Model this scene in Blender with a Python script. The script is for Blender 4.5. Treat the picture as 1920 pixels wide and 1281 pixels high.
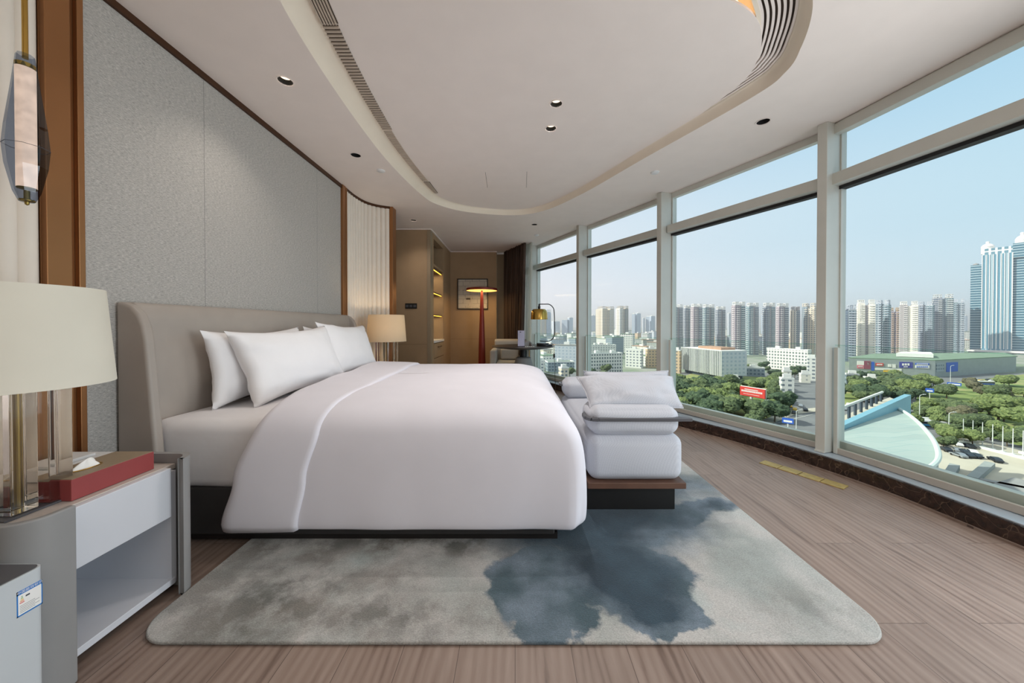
import bpy, bmesh, math, random
from mathutils import Vector, Matrix, noise
PI = math.pi
sc = bpy.context.scene
for o in list(bpy.data.objects):
    bpy.data.objects.remove(o)
C = sc.collection
HAZE = 0.00036     # density of the haze over the city

# ------------------------------------------------------------------ camera
F = 640.0                      # focal length in pixels of the 1920 x 1281 frame
CX, CY = 966.0, 615.6          # principal point
PITCH = math.radians(.5)
CAM = Vector((0, 0, 1.1))
cd = bpy.data.cameras.new('camera')
cam = bpy.data.objects.new('camera', cd)
C.objects.link(cam)
sc.camera = cam
cd.sensor_width = 36
cd.lens = F / 1920 * 36
cd.shift_x = -(CX - 960) / 1920
cd.shift_y = -(640.5 - CY) / 1920
cd.clip_start = .02
cd.clip_end = 20000
cam.location = CAM
cam.rotation_euler = (PI / 2 - PITCH, 0, 0)


def ray(px, py):
    u = CY - py
    return Vector((px - CX, F * math.cos(PITCH) + u * math.sin(PITCH), -F * math.sin(PITCH) + u * math.cos(PITCH)))


def atY(px, py, Y):
    d = ray(px, py)
    return CAM + d * (Y / d.y)


def atX(px, py, X):
    d = ray(px, py)
    return CAM + d * (X / d.x)


def atZ(px, py, Z):
    d = ray(px, py)
    return CAM + d * ((Z - CAM.z) / d.z)


# ------------------------------------------------------------------ world, sun, large lights, exposure
sc.view_settings.view_transform = 'Standard'
sc.view_settings.look = 'None'
sc.view_settings.gamma = 1
sc.view_settings.exposure = 0.36
sc.view_settings.use_curve_mapping = False

w = bpy.data.worlds.new('sky')
sc.world = w
w.use_nodes = True
nt = w.node_tree
nt.nodes.clear()
N = nt.nodes.new
out = N('ShaderNodeOutputWorld')
bg = N('ShaderNodeBackground')
tc = N('ShaderNodeTexCoord')
sep = N('ShaderNodeSeparateXYZ')
nt.links.new(tc.outputs['Generated'], sep.inputs[0])
rp = N('ShaderNodeValToRGB')
rp.color_ramp.interpolation = 'EASE'
for p_, c_ in ((0.0, (.88, .91, .97)), (.05, (.94, .97, 1.03)), (.22, (.82, .91, 1.0)), (.50, (.60, .79, .96)), (1.0, (.20, .40, .68))):
    e = rp.color_ramp.elements.new(p_)
    e.color = (*c_, 1)
rp.color_ramp.elements.remove(rp.color_ramp.elements[0])
rp.color_ramp.elements.remove(rp.color_ramp.elements[-1])
nt.links.new(sep.outputs['Z'], rp.inputs[0])
az = N('ShaderNodeMapRange')
az.inputs[1].default_value = -.2
az.inputs[2].default_value = .9
nt.links.new(sep.outputs['X'], az.inputs[0])
mx = N('ShaderNodeMix')
mx.data_type = 'RGBA'
mx.blend_type = 'MULTIPLY'
mx.inputs[0].default_value = 1
az2 = N('ShaderNodeValToRGB')
az2.color_ramp.elements[0].color = (1.17, 1.02, 1.02, 1)
az2.color_ramp.elements[1].color = (.74, .92, .98, 1)
nt.links.new(az.outputs[0], az2.inputs[0])
nt.links.new(rp.outputs[0], mx.inputs[6])
nt.links.new(az2.outputs[0], mx.inputs[7])
nt.links.new(mx.outputs[2], bg.inputs[0])
bg.inputs[1].default_value = .735
nt.links.new(bg.outputs[0], out.inputs[0])


def lamp(name, kind, loc, power, col, size=.1, size_y=None, aim=None, spread=None, angle=None, blend=.5):
    l = bpy.data.lights.new(name, kind)
    l.energy = power
    l.color = col
    if kind == 'AREA':
        l.shape = 'RECTANGLE' if size_y else 'SQUARE'
        l.size = size
        if size_y:
            l.size_y = size_y
        if spread:
            l.spread = spread
    elif kind in ('POINT', 'SPOT'):
        l.shadow_soft_size = size
        if kind == 'SPOT':
            l.spot_size = angle
            l.spot_blend = blend
    o = bpy.data.objects.new(name, l)
    o.location = loc
    if aim is not None:
        o.rotation_euler = (Vector(aim) - Vector(loc)).to_track_quat('-Z', 'Y').to_euler()
    C.objects.link(o)
    return o


sun = lamp('sun', 'SUN', (0, 0, 60), 4.6, (1.0, .94, .84))
sun.data.angle = math.radians(1.2)
sun.rotation_euler = Vector((.80, -.12, -.62)).to_track_quat('-Z', 'Y').to_euler()
# added fill light, standing in for daylight from the unseen side windows
lamp('side_fill_light', 'AREA', (2.56, .70, 1.1), 38, (.93, .97, 1.0), 1.5, 1.7, aim=(-1.9, 1.3, .9))
# added fill light under the unseen rear ceiling
lamp('rear_fill_light', 'AREA', (.1, -.6, 2.55), 15, (1.0, .95, .90), 2.4, 1.2, aim=(0, .5, 0))


# ------------------------------------------------------------------ materials
def srgb(r, g, b):
    f = lambda c: (c / 255 / 12.92) if c / 255 <= .04045 else ((c / 255 + .055) / 1.055) ** 2.4
    return (f(r), f(g), f(b), 1)


class NB:
    """small node-graph helper"""

    def __init__(s, name):
        s.m = bpy.data.materials.new(name)
        s.m.use_nodes = True
        s.t = s.m.node_tree
        s.b = s.t.nodes['Principled BSDF']

    def n(s, kind, **kw):
        o = s.t.nodes.new('ShaderNode' + kind)
        for k, v in kw.items():
            setattr(o, k, v)
        return o

    def l(s, a, b):
        s.t.links.new(a, b)

    def val(s, sock, v):
        if hasattr(v, 'links'):
            s.l(v, sock)
        else:
            sock.default_value = v

    def math(s, op, a, b=0.0, clamp=False):
        o = s.n('Math', operation=op, use_clamp=clamp)
        s.val(o.inputs[0], a)
        s.val(o.inputs[1], b)
        return o.outputs[0]

    def mix(s, f, a, b, mode='MIX'):
        o = s.n('Mix', data_type='RGBA', blend_type=mode)
        s.val(o.inputs[0], f)
        s.val(o.inputs[6], a)
        s.val(o.inputs[7], b)
        return o.outputs[2]

    def co(s, scale=(1, 1, 1), rot=(0, 0, 0), loc=(0, 0, 0), kind='Object'):
        t = s.n('TexCoord')
        m = s.n('Mapping')
        m.inputs['Scale'].default_value = scale
        m.inputs['Rotation'].default_value = rot
        m.inputs['Location'].default_value = loc
        s.l(t.outputs[kind], m.inputs[0])
        return m.outputs[0]

    def noise(s, vec, scale=5, detail=4, rough=.5, dist=0):
        o = s.n('TexNoise')
        o.inputs['Scale'].default_value = scale
        o.inputs['Detail'].default_value = detail
        o.inputs['Roughness'].default_value = rough
        o.inputs['Distortion'].default_value = dist
        s.l(vec, o.inputs['Vector'])
        return o.outputs['Fac']

    def ramp(s, fac, *stops):
        o = s.n('ValToRGB')
        r = o.color_ramp
        while len(r.elements) < len(stops):
            r.elements.new(.5)
        for e, (p, c) in zip(r.elements, stops):
            e.position = p
            e.color = c
        s.l(fac, o.inputs[0])
        return o.outputs[0]

    def rng(s, v, a, b, c=0.0, d=1.0):
        o = s.n('MapRange')
        s.val(o.inputs[0], v)
        for i, x in enumerate((a, b, c, d)):
            o.inputs[i + 1].default_value = x
        return o.outputs[0]

    def bump(s, h, strength=.3, dist=.01):
        o = s.n('Bump')
        o.inputs['Strength'].default_value = strength
        o.inputs['Distance'].default_value = dist
        s.l(h, o.inputs['Height'])
        s.l(o.outputs[0], s.b.inputs['Normal'])

    def set(s, **kw):
        for k, v in kw.items():
            s.val(s.b.inputs[k.replace('_', ' ')], v)


M = {}


def plain(name, col, rough=.5, metal=0, var=.06, vs=6.0, bump=0, bs=200, bd=.001, **kw):
    b = NB(name)
    v = b.co()
    f = b.noise(v, vs, 3)
    c1 = tuple(x * (1 - var) for x in col[:3]) + (1,)
    c2 = tuple(min(1, x * (1 + var)) for x in col[:3]) + (1,)
    b.set(Base_Color=b.ramp(f, (.35, c1), (.65, c2)), Roughness=rough, Metallic=metal)
    for k, x in kw.items():
        b.val(b.b.inputs[k.replace('_', ' ')], x)
    if bump:
        b.bump(b.noise(v, bs, 2), bump, bd)
    M[name] = b.m
    return b.m


plain('ceiling_paint', srgb(240, 229, 222), .9, var=.012)
plain('cove_paint', srgb(240, 228, 210), .8, var=.015)
plain('fluted_paint', srgb(232, 222, 210), .75, var=.02)
plain('bronze', srgb(160, 112, 72), .34, .7, var=.05, vs=2)
plain('dark_bronze', srgb(84, 56, 38), .4, .6)
plain('brown_panel', srgb(164, 137, 106), .65, var=.03)
plain('brown_dark_panel', srgb(124, 100, 74), .65, var=.03)  # darker brown for joints, shelves and the corner wall
plain('window_frame', srgb(206, 206, 198), .42, .15, var=.02)
plain('frame_side', srgb(190, 180, 168), .45, .2, var=.02)
plain('gasket', srgb(32, 32, 34), .6)
plain('sill_metal', srgb(178, 190, 200), .22, .25, var=.02)
plain('leather_grey', srgb(170, 160, 151), .5, var=.03, bump=.12, bs=400)
plain('linen', srgb(228, 225, 232), .85, var=.012, bump=.08, bs=700)
plain('pillow_linen', srgb(244, 242, 243), .85, var=.01, bump=.12, bs=14, bd=.01)
plain('sheet_linen', srgb(232, 229, 230), .85, var=.012, bump=.25, bs=9, bd=.015)
plain('bed_base_fabric', srgb(58, 56, 56), .8, var=.06)
plain('black', srgb(18, 17, 17), .5)
plain('soot_black', srgb(14, 13, 12), .8)
plain('dark_plinth', srgb(30, 26, 25), .5)
plain('night_leather', srgb(146, 145, 144), .5, var=.03)
plain('lacquer', srgb(214, 216, 222), .38, var=.01)
plain('lacquer_top', srgb(196, 186, 178), .4, var=.02)
plain('shade_fabric', srgb(234, 228, 212), .8, var=.02, bump=.06, bs=500, Transmission_Weight=0.0)
plain('far_shade_fabric', srgb(228, 212, 186), .8, var=.02)
plain('brass', srgb(196, 160, 84), .22, 1, var=.05)
plain('old_brass', srgb(150, 128, 70), .4, .9)
plain('red_leather', srgb(150, 66, 66), .5, var=.04, bump=.1)
plain('taupe_leather', srgb(150, 132, 108), .5, var=.04)
plain('white_plastic', srgb(226, 226, 226), .35, var=.01)
plain('white_plastic_shaded', srgb(200, 205, 208), .35, var=.01)  # white plastic greyed, the dim corner's shade put into the colour
plain('grey_plastic', srgb(84, 84, 88), .4, var=.03)
plain('tissue', srgb(246, 244, 240), .9)
plain('blue_print', srgb(24, 120, 200), .5)
plain('ink', srgb(70, 74, 84), .6)
plain('lamp_red', srgb(128, 46, 34), .34, .3, var=.04)
plain('walnut', srgb(96, 68, 54), .45, var=.1, vs=12)
plain('table_dark', srgb(74, 66, 60), .3, var=.05)
plain('concrete_grey', srgb(150, 150, 150), .7, var=.05)
plain('black_metal', srgb(34, 36, 40), .35, .4)
plain('marble_white', srgb(232, 230, 226), .3, var=.03)
plain('chair_fabric', srgb(186, 180, 172), .85, var=.03)
plain('foam_sheer', srgb(240, 240, 238), .9)
plain('grille_dark', srgb(92, 78, 66), .6)
plain('grille_pale', srgb(196, 180, 164), .6)
plain('aged_brass', srgb(196, 170, 108), .4, .45, var=.12, vs=30)


for nm in ('shade_fabric', 'far_shade_fabric'):
    m_ = M[nm]
    t_ = m_.node_tree
    pb = t_.nodes['Principled BSDF']
    tl_ = t_.nodes.new('ShaderNodeBsdfTranslucent')
    tl_.inputs[0].default_value = (.85, .76, .62, 1)
    ms_ = t_.nodes.new('ShaderNodeMixShader')
    ms_.inputs[0].default_value = .35 if nm.startswith('far') else .08
    t_.links.new(pb.outputs[0], ms_.inputs[1])
    t_.links.new(tl_.outputs[0], ms_.inputs[2])
    t_.links.new(ms_.outputs[0], t_.nodes['Material Output'].inputs[0])


def glassy(name, col, tint=1.0, rough=0.0, ior=1.45, thin=True, spec=.5):
    b = NB(name)
    t = b.t
    if thin:
        t.nodes.remove(b.b)
        tr = b.n('BsdfTransparent')
        tr.inputs[0].default_value = col
        gl = b.n('BsdfGlossy')
        gl.inputs['Roughness'].default_value = .02
        gl.inputs['Color'].default_value = (.9, .95, 1, 1)
        fr = b.n('Fresnel')
        fr.inputs[0].default_value = 1.45
        ge = b.n('NewGeometry')
        mu = b.math('MULTIPLY', b.math('MULTIPLY', fr.outputs[0], spec, True), b.math('SUBTRACT', 1.0, ge.outputs['Backfacing']))
        ms = b.n('MixShader')
        b.l(mu, ms.inputs[0])
        b.l(tr.outputs[0], ms.inputs[1])
        b.l(gl.outputs[0], ms.inputs[2])
        b.l(ms.outputs[0], t.nodes['Material Output'].inputs[0])
    else:
        b.set(Base_Color=col, Roughness=rough, IOR=ior, Transmission_Weight=1.0)
    M[name] = b.m


glassy('window_glass', (.96, .985, .98, 1), spec=.30)
glassy('rail_glass', (.95, .98, .965, 1), spec=.12)
glassy('rail_glass_edge', (.80, .92, .88, 1), spec=.8)
glassy('acrylic', srgb(250, 244, 236), thin=False, ior=1.46, rough=.0)
glassy('smoke_glass', (.50, .55, .64, 1), spec=.9)
glassy('clear_acrylic', (.90, .90, .97, 1), spec=.7)


def emit(name, col, strength, var=0):
    b = NB(name)
    b.set(Base_Color=col, Emission_Strength=strength)
    if var:
        f = b.noise(b.co(), 32, 2)
        b.l(b.ramp(f, (.3, tuple(x * (1 - var) for x in col[:3]) + (1,)), (.7, col)), b.b.inputs['Emission Color'])
    else:
        b.b.inputs['Emission Color'].default_value = col
    M[name] = b.m


emit('glow_tube', srgb(255, 216, 182), .95, .35)
emit('glow_warm', srgb(255, 196, 96), 1.6)
emit('led_gold', srgb(255, 200, 70), 2.4)
emit('led_cove', srgb(255, 214, 160), 3.0)
emit('down_glow', srgb(255, 232, 200), 1.4)

# wall fabric
b = NB('wall_fabric')
v = b.co((1, 60, 400))
v2 = b.co((1, 160, 420))
f = b.math('ADD', b.math('MULTIPLY', b.noise(v, 1.0, 3), .6), b.math('MULTIPLY', b.noise(v2, 1.3, 2), .4))
c = b.ramp(f, (.36, srgb(150, 147, 143)), (.5, srgb(178, 174, 169)), (.64, srgb(202, 198, 192)))
# seams every 1.2 m
yy = b.n('SeparateXYZ')
b.l(b.co(), yy.inputs[0])
fr = b.math('FRACT', b.math('DIVIDE', b.math('SUBTRACT', yy.outputs[1], 2.115 - 1.2), 1.2))
sm = b.math('LESS_THAN', fr, .0022)
b.set(Base_Color=b.mix(sm, c, srgb(120, 120, 118)), Roughness=.9)
b.bump(f, .35, .003)
M['wall_fabric'] = b.m

# floor planks
b = NB('floor_wood')
co = b.co(rot=(0, 0, PI / 2))
br = b.n('TexBrick')
br.offset = .37
br.inputs['Scale'].default_value = 1
br.inputs['Mortar Size'].default_value = .0012
br.inputs['Mortar Smooth'].default_value = .3
br.inputs['Brick Width'].default_value = 1.25
br.inputs['Row Height'].default_value = .19
br.inputs['Color1'].default_value = (0, 0, 0, 1)
br.inputs['Color2'].default_value = (1, 1, 1, 1)
br.inputs['Mortar'].default_value = (.5, .5, .5, 1)
b.l(co, br.inputs['Vector'])
seed = b.n('CombineXYZ')
b.l(b.math('MULTIPLY', br.outputs['Color'], 17.0), seed.inputs[2])
add = b.n('VectorMath', operation='ADD')
b.l(b.co((7, 1.0, 1)), add.inputs[0])
b.l(seed.outputs[0], add.inputs[1])
g1 = b.noise(add.outputs[0], 1.5, 4, .55, 1.6)
add2 = b.n('VectorMath', operation='ADD')
b.l(b.co((60, 4, 1)), add2.inputs[0])
b.l(seed.outputs[0], add2.inputs[1])
g2 = b.noise(add2.outputs[0], 1.6, 4, .6, .4)
wv = b.n('TexWave', wave_type='BANDS', bands_direction='X')
wv.inputs['Scale'].default_value = 1.3
wv.inputs['Distortion'].default_value = 9
wv.inputs['Detail'].default_value = 3
wv.inputs['Detail Scale'].default_value = .8
b.l(add.outputs[0], wv.inputs['Vector'])
gr = b.math('ADD', b.math('ADD', b.math('MULTIPLY', g1, .60), b.math('MULTIPLY', g2, .22)), b.math('MULTIPLY', wv.outputs['Fac'], .18))
col = b.ramp(gr, (.28, srgb(108, 88, 77)), (.42, srgb(134, 114, 102)), (.56, srgb(143, 124, 112)), (.74, srgb(155, 136, 124)))
tone = b.rng(br.outputs['Color'], 0, 1, .90, 1.07)
tn = b.n('CombineColor')
for i in range(3):
    b.l(tone, tn.inputs[i])
col = b.mix(1.0, col, tn.outputs[0], 'MULTIPLY')
col = b.mix(br.outputs['Fac'], col, srgb(84, 68, 60))
b.set(Base_Color=col, Roughness=b.rng(gr, .3, .7, .42, .52))
b.bump(gr, .12, .002)
M['floor_wood'] = b.m

# dark marble plinth
b = NB('dark_marble')
v = b.co()
vor = b.n('TexVoronoi', feature='DISTANCE_TO_EDGE')
vor.inputs['Scale'].default_value = 9
dv = b.n('VectorMath', operation='ADD')
nz = b.n('TexNoise')
nz.inputs['Scale'].default_value = 6
b.l(v, nz.inputs['Vector'])
sc_ = b.n('VectorMath', operation='SCALE')
sc_.inputs['Scale'].default_value = .35
b.l(nz.outputs['Color'], sc_.inputs[0])
b.l(v, dv.inputs[0])
b.l(sc_.outputs[0], dv.inputs[1])
b.l(dv.outputs[0], vor.inputs['Vector'])
ve = b.ramp(vor.outputs['Distance'], (0, (1, 1, 1, 1)), (.025, (0, 0, 0, 1)))
base = b.ramp(b.noise(v, 22, 5, .7), (.35, srgb(34, 23, 20)), (.6, srgb(62, 44, 37)), (.75, srgb(96, 76, 64)))
b.set(Base_Color=b.mix(b.math('MULTIPLY', ve, .45), base, srgb(140, 118, 98)), Roughness=.25)
M['dark_marble'] = b.m

# rug with ink-like blots
b = NB('rug_pile')
pos = b.co()
n1 = b.n('TexNoise')
n1.inputs['Scale'].default_value = 4.5
n1.inputs['Detail'].default_value = 6
n1.inputs['Roughness'].default_value = .6
b.l(pos, n1.inputs['Vector'])
wsc = b.n('VectorMath', operation='SCALE')
wsc.inputs['Scale'].default_value = .26
sub = b.n('VectorMath', operation='SUBTRACT')
sub.inputs[1].default_value = (.5, .5, .5)
b.l(n1.outputs['Color'], sub.inputs[0])
b.l(sub.outputs[0], wsc.inputs[0])
wp = b.n('VectorMath', operation='ADD')
b.l(pos, wp.inputs[0])
b.l(wsc.outputs[0], wp.inputs[1])
sx = b.n('SeparateXYZ')
b.l(wp.outputs[0], sx.inputs[0])


def blot(x, y, rx, ry, soft=.25, ang=0.0, amp=1.0):
    dx = b.math('SUBTRACT', sx.outputs[0], x)
    dy = b.math('SUBTRACT', sx.outputs[1], y)
    ca, sa = math.cos(ang), math.sin(ang)
    ux = b.math('ADD', b.math('MULTIPLY', dx, ca / rx), b.math('MULTIPLY', dy, sa / rx))
    uy = b.math('ADD', b.math('MULTIPLY', dx, -sa / ry), b.math('MULTIPLY', dy, ca / ry))
    r = b.math('SQRT', b.math('ADD', b.math('MULTIPLY', ux, ux), b.math('MULTIPLY', uy, uy)))
    return b.rng(r, 1 + soft, 1 - soft, 0, amp)


def union(lst):
    a = lst[0]
    for q in lst[1:]:
        a = b.math('MAXIMUM', a, q)
    return a


mid = union([blot(.10, 1.42, .21, .25, .06), blot(.14, 1.24, .17, .12, .06), blot(.48, 1.48, .30, .25, .05), blot(.54, 1.30, .17, .11, .05), blot(.42, 1.88, .62, .30, .25), blot(1.02, 1.98, .40, .10, .2, .35), blot(1.0, 2.3, .5, .2, .5, 0, .8)])
dark = union([blot(.48, 1.50, .25, .24, .28), blot(.52, 1.32, .13, .09, .35), blot(.36, 1.80, .34, .22, .35), blot(.50, 2.0, .42, .26, .4), blot(.02, 1.68, .20, .08, .8, 0, .5), blot(1.2, 2.04, .14, .04, .5, .4, .6), blot(.10, 1.32, .10, .10, .8, 0, .25)])
grey = union([blot(-.95, 1.35, .40, .34, .8, 0, .9), blot(-.45, 1.70, .9, .12, .7, 0, 1.0), blot(-.5, 1.26, .5, .10, .9, 0, .8), blot(-1.1, 1.75, .4, .25, .8), blot(-.55, 1.45, .28, .12, .9, 0, .6), blot(1.15, 1.32, .25, .10, .9, 0, .5), blot(.95, 1.6, .2, .12, .9, 0, .35)])  # mottled greys; the streak beside the bed has its shade painted in
grey = b.math('MULTIPLY', grey, b.rng(b.noise(pos, 5, 5, .65), .38, .58))
lightc = b.ramp(b.noise(pos, 2.3, 4), (.35, srgb(158, 163, 158)), (.55, srgb(190, 186, 181)), (.7, srgb(176, 184, 180)))
greyc = b.ramp(b.noise(pos, 4, 4), (.4, srgb(88, 88, 82)), (.6, srgb(112, 106, 97)))
midc = b.ramp(b.noise(pos, 6, 5), (.35, srgb(64, 84, 92)), (.65, srgb(116, 130, 142)))
darkc = b.ramp(b.noise(pos, 5, 5), (.35, srgb(18, 42, 56)), (.7, srgb(44, 68, 82)))
c = b.mix(grey, lightc, greyc)
c = b.mix(mid, c, midc)
c = b.mix(dark, c, darkc)
fine = b.noise(b.co((110, 190, 100)), 1.5, 3, .7)
ft = b.rng(fine, .25, .75, .66, 1.3)
fc = b.n('CombineColor')
for i in range(3):
    b.l(ft, fc.inputs[i])
c = b.mix(1, c, fc.outputs[0], 'MULTIPLY')
b.set(Base_Color=c, Roughness=.95)
b.b.inputs['Sheen Weight'].default_value = .15
b.bump(fine, .6, .006)
M['rug_pile'] = b.m

# woven bench fabric
b = NB('bench_fabric')
v = b.co((1, 1, 1))
ch = b.n('TexChecker')
ch.inputs['Scale'].default_value = 180
b.l(b.co((1, 1, 1), rot=(.3, PI / 4, PI / 4)), ch.inputs['Vector'])
b.set(Base_Color=b.mix(b.math('MULTIPLY', ch.outputs['Fac'], .35), srgb(200, 202, 209), srgb(160, 165, 176)), Roughness=.9)
b.bump(ch.outputs['Fac'], .15, .002)
M['bench_fabric'] = b.m

# curtain cloth with streaks
for nm, ca, cb in (('curtain_brown', srgb(50, 38, 32), srgb(92, 72, 60)),):
    b = NB(nm)
    f = b.noise(b.co((30, 30, .4)), 1.4, 3)
    b.set(Base_Color=b.ramp(f, (.3, ca), (.7, cb)), Roughness=.8)
    M[nm] = b.m
b = NB('sheer')
b.t.nodes.remove(b.b)
d = b.n('BsdfDiffuse')
d.inputs[0].default_value = srgb(236, 236, 230)
tl = b.n('BsdfTranslucent')
tl.inputs[0].default_value = srgb(236, 236, 230)
tr = b.n('BsdfTransparent')
a1 = b.n('MixShader')
a1.inputs[0].default_value = .5
b.l(d.outputs[0], a1.inputs[1])
b.l(tl.outputs[0], a1.inputs[2])
a2 = b.n('MixShader')
a2.inputs[0].default_value = .78
b.l(tr.outputs[0], a2.inputs[1])
b.l(a1.outputs[0], a2.inputs[2])
b.l(a2.outputs[0], b.t.nodes['Material Output'].inputs[0])
M['sheer'] = b.m

# abstract print
b = NB('abstract_print')
v = b.co((1, 1, 1))
br = b.n('TexBrick')
br.offset = .3
br.inputs['Scale'].default_value = 6
br.inputs['Mortar Size'].default_value = .012
br.inputs['Brick Width'].default_value = .9
br.inputs['Row Height'].default_value = .55
br.inputs['Color1'].default_value = srgb(196, 186, 172)
br.inputs['Color2'].default_value = srgb(206, 198, 184)
br.inputs['Mortar'].default_value = srgb(70, 60, 52)
b.l(b.co((1, 1, 1), rot=(PI / 2, 0, 0)), br.inputs['Vector'])
sp = b.ramp(b.noise(b.co((3, 1, 14)), 3.5, 3, .6), (.66, (0, 0, 0, 1)), (.70, (1, 1, 1, 1)))
mkk = b.math('MULTIPLY', b.rng(b.noise(v, 7, 3), .38, .46), 1)
b.set(Base_Color=b.mix(sp, b.mix(mkk, srgb(202, 193, 180), br.outputs['Color']), srgb(96, 84, 74)), Roughness=.6)
M['abstract_print'] = b.m


# ------------------------------------------------------------------ mesh helpers
class MB:
    def __init__(s):
        s.v, s.f, s.m = [], [], []

    def add(s, vs, fs, mi=0):
        o = len(s.v)
        s.v += [tuple(p) for p in vs]
        s.f += [tuple(i + o for i in f) for f in fs]
        s.m += [mi] * len(fs)
        return s

    def box(s, x0, x1, y0, y1, z0, z1, mi=0, mat=None):
        vs = [Vector(p) for p in ((x0, y0, z0), (x1, y0, z0), (x1, y1, z0), (x0, y1, z0), (x0, y0, z1), (x1, y0, z1), (x1, y1, z1), (x0, y1, z1))]
        if mat:
            vs = [mat @ p for p in vs]
        return s.add(vs, [(0, 3, 2, 1), (4, 5, 6, 7), (0, 1, 5, 4), (1, 2, 6, 5), (2, 3, 7, 6), (3, 0, 4, 7)], mi)

    def beam(s, a, b_, wl, wr, z0, z1, mi=0):
        """upright-sided bar between plan points a and b; wl metres to its left side, wr to its right"""
        a, b_ = Vector(a[:2]), Vector(b_[:2])
        d = (b_ - a).normalized()
        n = Vector((-d.y, d.x))
        q = [a + n * wl, b_ + n * wl, b_ - n * wr, a - n * wr]
        vs = [(p.x, p.y, z0) for p in q] + [(p.x, p.y, z1) for p in q]
        return s.add(vs, [(0, 1, 2, 3), (7, 6, 5, 4), (0, 4, 5, 1), (1, 5, 6, 2), (2, 6, 7, 3), (3, 7, 4, 0)], mi)

    def prism(s, pts, z0, z1, mi=0, axis='z'):
        n = len(pts)
        if axis == 'z':
            P = lambda p, h: (p[0], p[1], h)
        elif axis == 'y':
            P = lambda p, h: (p[0], h, p[1])
        else:
            P = lambda p, h: (h, p[0], p[1])
        vs = [P(p, z0) for p in pts] + [P(p, z1) for p in pts]
        fs = [tuple(range(n - 1, -1, -1)), tuple(range(n, 2 * n))] + [(i, (i + 1) % n, n + (i + 1) % n, n + i) for i in range(n)]
        return s.add(vs, fs, mi)

    def tube(s, pts, r, n=10, mi=0):
        pts = [Vector(p) for p in pts]
        k = len(pts)
        rs = r if isinstance(r, (list, tuple)) else [r] * k
        vs = []
        for i, p in enumerate(pts):
            t = (pts[min(i + 1, k - 1)] - pts[max(i - 1, 0)]).normalized()
            up = Vector((0, 0, 1)) if abs(t.z) < .9 else Vector((0, 1, 0))
            a = t.cross(up).normalized()
            c = t.cross(a)
            for j in range(n):
                th = 2 * PI * j / n
                vs.append(p + (a * math.cos(th) + c * math.sin(th)) * rs[i])
        fs = [(i * n + j, i * n + (j + 1) % n, (i + 1) * n + (j + 1) % n, (i + 1) * n + j) for i in range(k - 1) for j in range(n)]
        fs += [tuple(range(n - 1, -1, -1)), tuple(range((k - 1) * n, k * n))]
        return s.add(vs, fs, mi)

    def lathe(s, prof, cx=0, cy=0, n=32, mi=0, cap=False):
        vs = [(cx + r * math.cos(2 * PI * j / n), cy + r * math.sin(2 * PI * j / n), z) for r, z in prof for j in range(n)]
        k = len(prof)
        fs = [(i * n + j, i * n + (j + 1) % n, (i + 1) * n + (j + 1) % n, (i + 1) * n + j) for i in range(k - 1) for j in range(n)]
        if cap:
            fs += [tuple(range(n - 1, -1, -1)), tuple(range((k - 1) * n, k * n))]
        return s.add(vs, fs, mi)

    def grid(s, fn, nu, nv, mi=0, cu=False, flip=False):
        vs = [fn(i / (nu if cu else nu - 1), j / (nv - 1)) for i in range(nu) for j in range(nv)]
        fs = []
        for i in range(nu if cu else nu - 1):
            for j in range(nv - 1):
                a, b2 = i * nv + j, ((i + 1) % nu) * nv + j
                q = (a, b2, b2 + 1, a + 1)
                fs.append(q[::-1] if flip else q)
        return s.add(vs, fs, mi)

    def build(s, name, mats, parent=None, smooth=False, bevel=0, sub=0, solid=0, seg=2, angle=35, label=None):
        me = bpy.data.meshes.new(name)
        me.from_pydata(s.v, [], s.f)
        mats = mats if isinstance(mats, (list, tuple)) else [mats]
        for m in mats:
            me.materials.append(M[m] if isinstance(m, str) else m)
        if len(mats) > 1:
            me.polygons.foreach_set('material_index', s.m)
        bm = bmesh.new()
        bm.from_mesh(me)
        if smooth:
            bmesh.ops.remove_doubles(bm, verts=bm.verts, dist=1e-5)
        bmesh.ops.recalc_face_normals(bm, faces=bm.faces)
        if smooth:
            for f in bm.faces:
                f.smooth = True
            ca = math.radians(angle)
            for e in bm.edges:
                if len(e.link_faces) == 2 and e.calc_face_angle(0) > ca:
                    e.smooth = False
        bm.to_mesh(me)
        bm.free()
        o = bpy.data.objects.new(name, me)
        C.objects.link(o)
        if solid:
            md = o.modifiers.new('thickness', 'SOLIDIFY')
            md.thickness = solid
            md.offset = 0
        if bevel:
            md = o.modifiers.new('bevel', 'BEVEL')
            md.width = bevel
            md.segments = seg
            md.limit_method = 'ANGLE'
            md.angle_limit = math.radians(40)
            for f in me.polygons:
                f.use_smooth = True
            md.harden_normals = True
        if sub:
            md = o.modifiers.new('smooth', 'SUBSURF')
            md.levels = md.render_levels = sub
        if parent is not None:
            o.parent = parent
            if parent.type == 'EMPTY':
                o.location = -parent.location
        if label:
            o['label'] = label
        return o


def tag(o, label, cat, group=None, kind=None):
    o['label'] = label
    o['category'] = cat
    if group:
        o['group'] = group
    if kind:
        o['kind'] = kind
    return o


def thing(name, label, cat, loc=(0, 0, 0), group=None, kind=None):
    o = bpy.data.objects.new(name, None)
    o.empty_display_size = .1
    C.objects.link(o)
    o.location = loc
    return tag(o, label, cat, group, kind)


def struct(o, label, cat=None):
    return tag(o, label, cat or 'structure', kind='structure')


def copy_tree(o, parent=None):
    c = o.copy()
    C.objects.link(c)
    if parent:
        c.parent = parent
    for ch in list(o.children):
        copy_tree(ch, c)
    return c


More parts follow.
